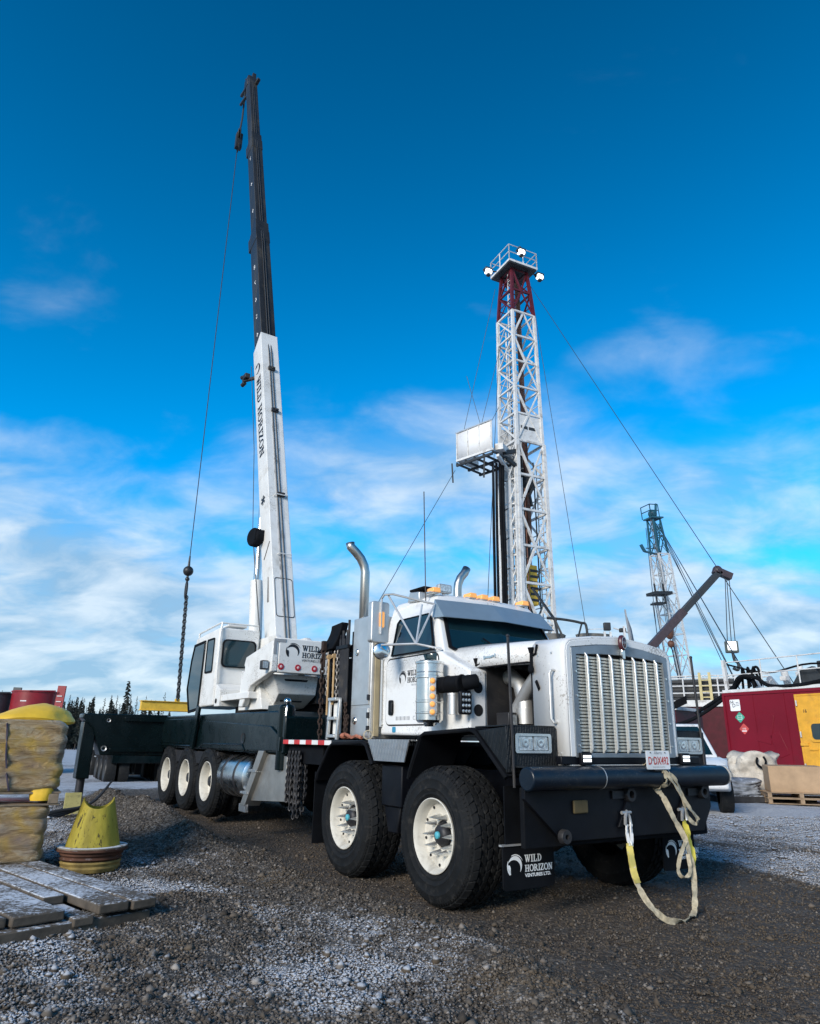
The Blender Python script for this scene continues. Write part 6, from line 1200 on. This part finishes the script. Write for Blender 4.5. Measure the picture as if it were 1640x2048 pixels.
# substructure and floor gear seen above the hood
m = MB()
for x in (-3.2, -1.2, 1.2, 3.2):
    for y in (-4.5, -1.5, 1.5): m.bar((x, y, 0), (x, y, 5.2), .3)
m.bb((-3.6, -5.2, 5.2), (3.6, 2.2, 5.6)); m.build('substructure', 'rigwhite', rg, .02)
for i, (x, y, sx, sy, h_) in enumerate(((6.4, 31.9, 1.4, .9, .55), (8.5, 32.2, 1.7, .9, .62), (7.4, 32.4, .9, .8, .4))):
    o = lumpy('tarp_cover', 'gtarp', (sx, sy, h_), (x, y, 5.55), .2 * i, 40 + i, .25, 0, 2.6, 28, 12); wchild(o, rg)
m = MB(); m.tube(spline([(6.2, 31.3, 6.75), (7.0, 31.3, 6.68), (7.7, 31.3, 6.55), (7.95, 31.3, 6.4), (7.97, 31.3, 5.3)], 5), .06, 8); m.bar((6.55, 31.3, 6.7), (6.75, 31.3, 5.3), .09); m.bar((6.55, 31.3, 6.7), (7.1, 31.2, 5.3), .09); m.bar((7.75, 31.3, 6.5), (7.35, 31.2, 5.3), .06); m.bar((5.9, 32.8, 8.4), (6.6, 31.3, 6.6), .09); wchild(m.build('stair_rail', 'rigdark', None), rg)
m = MB()
for x, z in ((8.72, 6.15), (8.98, 6.15), (9.6, 6.4)): m.bar((x, 31.2, 5.3), (x, 31.2, z), .08)
m.bar((9.2, 31.4, 6.35), (10.0, 31.6, 6.15), .05); m.bar((9.2, 31.4, 5.95), (10.1, 31.6, 5.75), .05); m.bar((8.0, 31.6, 6.3), (9.0, 31.6, 6.35), .03); m.build
wchild(m.build('floor_rail', 'rigwhite', None), rg)
for a, b in (((8.70, 31.1, 6.2), (9.0, 31.3, 6.55)), ((9.42, 31.2, 6.15), (9.7, 31.4, 6.33))): m = MB(); m.bb(a, b); wchild(m.build('floor_lamp', 'rigdark', None, .03), rg)
m = MB(); m.bar((9.72, 31.2, 7.15), (9.86, 31.2, 5.3), .05); m.add([(9.75, 31.2, 6.95), (9.95, 31.25, 6.3), (10.05, 31.3, 5.6), (9.9, 31.2, 5.5)], [(0, 1, 2, 3)]); o = m.build('furled_flag', 'greyink', None, solid=.02); tag(o, 'furled flag on a leaning pole above the truck hood', 'flag')
# ------------------------------------------------------------------ far rig
r2 = empty('service_rig', (23.3, 60.0, 0), (0, R(-4.6), R(20))); tag(r2, 'distant slim white mast with teal top behind the red cabin', 'service rig')
lv = [(3.0, .72)] + [(5.2 + i * 1.75, .70 - .02 * i) for i in range(8)]
lattice(r2, lv, 'rigwhite', .14, .08)
lattice(r2, [(17.5, .52), (19.1, .45), (20.7, .38)], 'rigblue', .13, .08)
m = MB(); m.bb((-.65, -.6, 20.7), (.65, .6, 20.82)); m.ball((0, 0, 21.2), .4, 10, 8); m.bar((.3, 0, 21.), (.55, 0, 22.2), .15); m.build('crown', 'rigblue', r2)
railing('crown_cage', [(-.7, .6, 20.82), (-.7, -.6, 20.82), (.2, -.6, 20.82)], 1.1, 'rigblue', None, r2, .05, (.5,), 1.)
m = MB(); m.bar((-.4, -.3, 17.4), (-2.2, -.8, 17.5), .14); m.bar((-2.2, -.8, 17.5), (-2.5, -.8, 18.1), .2); m.bar((-.4, -.3, 17.9), (-2.0, -.8, 17.8), .08); m.build('racking_arm', 'rigblue', r2)
m = MB(); m.bb((-2.3, -1.4, 13.7), (-.5, -.2, 13.95)); m.bb((-2.2, -1.3, 12.9), (-1.2, -.4, 13.05)); 
for x in (-2.2, -1.3): m.bar((x, -1.3, 12.9), (x, -1.3, 14.6), .1)
m.build('monkey_board', 'rigdark', r2)
m = MB(); m.ball((-1.15, -.9, 10.6), .42, 12, 8, (1, .8, 1.5)); m.ball((-1.15, -.9, 9.6), .3, 10, 6); m.build('travelling_block', 'rigbrown', r2)
m = MB()
for k in range(3): m.cyl((-1.3 + .15 * k, -.9, 10.5), (-.7 + .15 * k, -.4, 20.5), .03, 5)
m.cyl((-1.15, -.9, 9.5), (-.9, -.9, 5.), .05, 5); m.cyl((-.9, -.9, 9.5), (-.6, -.9, 5.), .05, 5); m.build('drilling_line', 'cable', r2)
for p, q_ in (((22.3, 60, 20.4), (14.3, 30, 4.0)), ((22.2, 60, 20.2), (18.6, 38, 1.5)), ((22.4, 60, 20.4), (27.5, 55, 0)), ((22.5, 60, 20), (25.5, 52, 0)), ((21.2, 60, 20.), (19.5, 55, 3)), ((20.6, 58.5, 13.), (18.7, 52, 4)), ((20.8, 58.5, 13), (19.9, 54, 4))):
    m = MB(); m.cyl(p, q_, .03, 5); wchild(m.build('guy_wire', 'cable', None), r2)
# white decked unit with yellow rails between the rigs
wu = empty('rig_carrier_unit', (15.6, 40.5, 0), (0, 0, R(-25))); tag(wu, 'red and white rig carrier with railed deck beyond the truck grille', 'rig carrier')
m = MB(); m.bb((-2.6, -1.2, .8), (4.5, 1.2, 3.4)); m.build('carrier_body', 'maroon', wu, .04)
m = MB(); m.bb((-2.8, -1.3, 3.4), (4.6, 1.3, 3.75)); m.build('deck', 'rigwhite', wu, .03)
m = MB(); m.bb((-1.4, -.6, 3.75), (2.6, .8, 4.9)); [m.bb((-1.4, -.66, 3.95 + .25 * i), (2.6, -.6, 4.05 + .25 * i)) for i in range(4)]; m.build('engine_housing', 'rigdark', wu, .03)
railing('deck_railing', [(-2.6, -1.2, 3.75), (4.4, -1.2, 3.75)], 1.15, 'rigwhite', None, wu, .04, (.33, .66), .8)
railing('deck_railing', [(-2.6, 1.2, 3.75), (4.4, 1.2, 3.75)], 1.5, 'rigwhite', None, wu, .035, (.33, .66), .8)
m = MB(); m.bar((.9, -1.22, 3.7), (.9, -1.22, 5.2), .14); m.bar((1.4, -1.22, 3.7), (1.4, -1.22, 5.2), .14); [m.bar((.9, -1.22, 3.9 + .3 * i), (1.4, -1.22, 3.9 + .3 * i), .06) for i in range(4)]; m.build('yellow_ladder', mat('pale_yellow_rail', (.5, .42, .2), .6), wu)
m = MB(); [m.lathe([(.001, 0), (.3, 0), (.55, -.02), (.6, .05), (.6, .4)], (x, -1.25, .6), (0, 1, 0), 20) for x in (-1.8, -.4, 2.4, 3.7)]; m.build('wheel_set', 'rubber', wu)
# mauve telescopic boom
pc = empty('picker_crane', (12.3, 45.2, 0)); tag(pc, 'mauve telescopic crane boom slanting up behind the grille with white hook block', 'crane')
m = MB(); m.bar((0., -.2, 4.2), (5.5, -.2, 9.7), .62, .5); m.build('boom_section', 'mauve', pc, .03)
m = MB(); m.bar((5.2, -.2, 9.4), (8.2, -.2, 12.4), .5, .4); m.build('boom_section', mat('slate_boom', (.025, .028, .032), .5), pc, .03)
m = MB(); m.bar((7.8, -.2, 12.5), (8.9, -.2, 12.0), .5, .45); m.ball((8.05, -.2, 12.45), .32, 10, 8); m.build('boom_head', 'mauve', pc, .03)
m = MB(); m.cyl((0, -.2, 0.2), (0, -.2, 4.2), .5, 20); m.bb((-2.5, -1.2, .6), (3.5, 1.0, 1.6)); m.build('pedestal', 'mauve', pc, .05)
m = MB()
for a, b in (((8.5, -.2, 12.0), (8.1, -.2, 7.8)), ((8.6, -.2, 12.0), (8.35, -.2, 7.8)), ((8.75, -.2, 11.9), (8.6, -.2, 7.8))): m.cyl(a, b, .028, 5)
m.build('hoist_line', 'cable', pc)
m = MB(); m.bb((7.9, -.5, 7.05), (8.65, -.1, 7.8)); hb_ = m.build('hook_block', mat('hook_block_dark', (.10, .11, .09), .5), pc, .06)
m = MB(); m.bb((7.93, -.52, 7.2), (8.5, -.501, 7.75)); m.build('white_cheek', 'led', hb_, .01)  # cheek plate is no lamp; its bright white is added as emission
m = MB(); m.tube(spline([(8.3, -.3, 7.05), (8.35, -.3, 6.6), (8.55, -.3, 6.4), (8.5, -.3, 6.0), (8.2, -.3, 6.1)], 5), .09, 8); m.build('hook', 'rigdark', hb_)
# ------------------------------------------------------------------ spruce wood on the horizon
def spruce(seed, h_, full, bare):
    g = random.Random(seed); tr = MB(); tr.cyl((0, 0, 0), (g.uniform(-.1, .1), 0, h_), .09, 6, .012)
    cr = MB(); n = int(h_ * full)
    for i in range(n):
        z = h_ * (bare + (1 - bare) * (i + g.random()) / n); r_ = (.12 + .78 * (1 - z / h_) ** .8) * (.5 + .7 * g.random()) * (1.2 if full > 12 else .9); a = g.uniform(0, 6.283)
        d = Vector((math.cos(a), math.sin(a), -.35 - .3 * g.random())); p0 = Vector((0, 0, z)); p1 = p0 + d * r_; s = Vector((-math.sin(a), math.cos(a), 0)) * (.10 + .14 * g.random()) * (1 if full > 12 else .35)
        m_ = p0.lerp(p1, .55); cr.add([p0, m_ + s, p1, m_ - s], [(0, 1, 2, 3)]); cr.add([p0, m_ + Vector((0, 0, .10)), p1, m_ - Vector((0, 0, .16 if full > 12 else .05))], [(0, 1, 2, 3)])
    return tr, cr
protos = []
for k, (h_, full, bare) in enumerate(((9., 20, .18), (8., 24, .12), (9.5, 9, .3), (8.5, 6, .35), (7.2, 22, .1))):
    e = empty('spruce_tree', (0, 0, -50)); tr, cr = spruce(k + 1, h_, full, bare); tr.build('trunk', 'bark', e, smooth=0); cr.build('crown', 'needle', e, smooth=0); protos.append(e)
g = random.Random(9); first = set()
def tree(k, x, y, s, label, group=None):
    o = protos[k] if k not in first else copy_tree(protos[k]); first.add(k); o.location = (x, y, -.2); o.scale = (s * 1.25, s * 1.25, s); o.rotation_euler = (0, 0, g.uniform(0, 6.28)); tag(o, label, 'tree', group)
WD = 'dark slender spruce standing in the dense wood on the left horizon'
for i in range(280):
    x = -66 + 26 * (g.random()) ** 1.15 if i < 245 else -43 + g.random() * 10; y = 112 + g.random() * 26 - (6 if i % 7 == 0 else 0); s = g.uniform(.62, .95) * (1.0 if x < -43 else .60)
    tree(g.choice((0, 1, 2, 4, 0, 1, 3)), x, y, s, WD, 'spruces of the horizon wood')
tree(0, -41.9, 108, 1.12, 'lone tall bushy topped spruce rising above the trailer left of the crane')
tree(3, -62.5, 108, 1.55, 'bare thin tree rising behind the red tank')
for x, s, lb in ((-38.2, .92, 'thin bare spruce tip nearest the lone bushy spruce'), (-36.8, .85, 'thin bare spruce tip, shortest and middle of three left of the yellow beam'), (-35.6, .98, 'thin bare spruce tip closest to the crane cab')): tree(3, x, 106, s, lb, 'thin tips above the carrier')
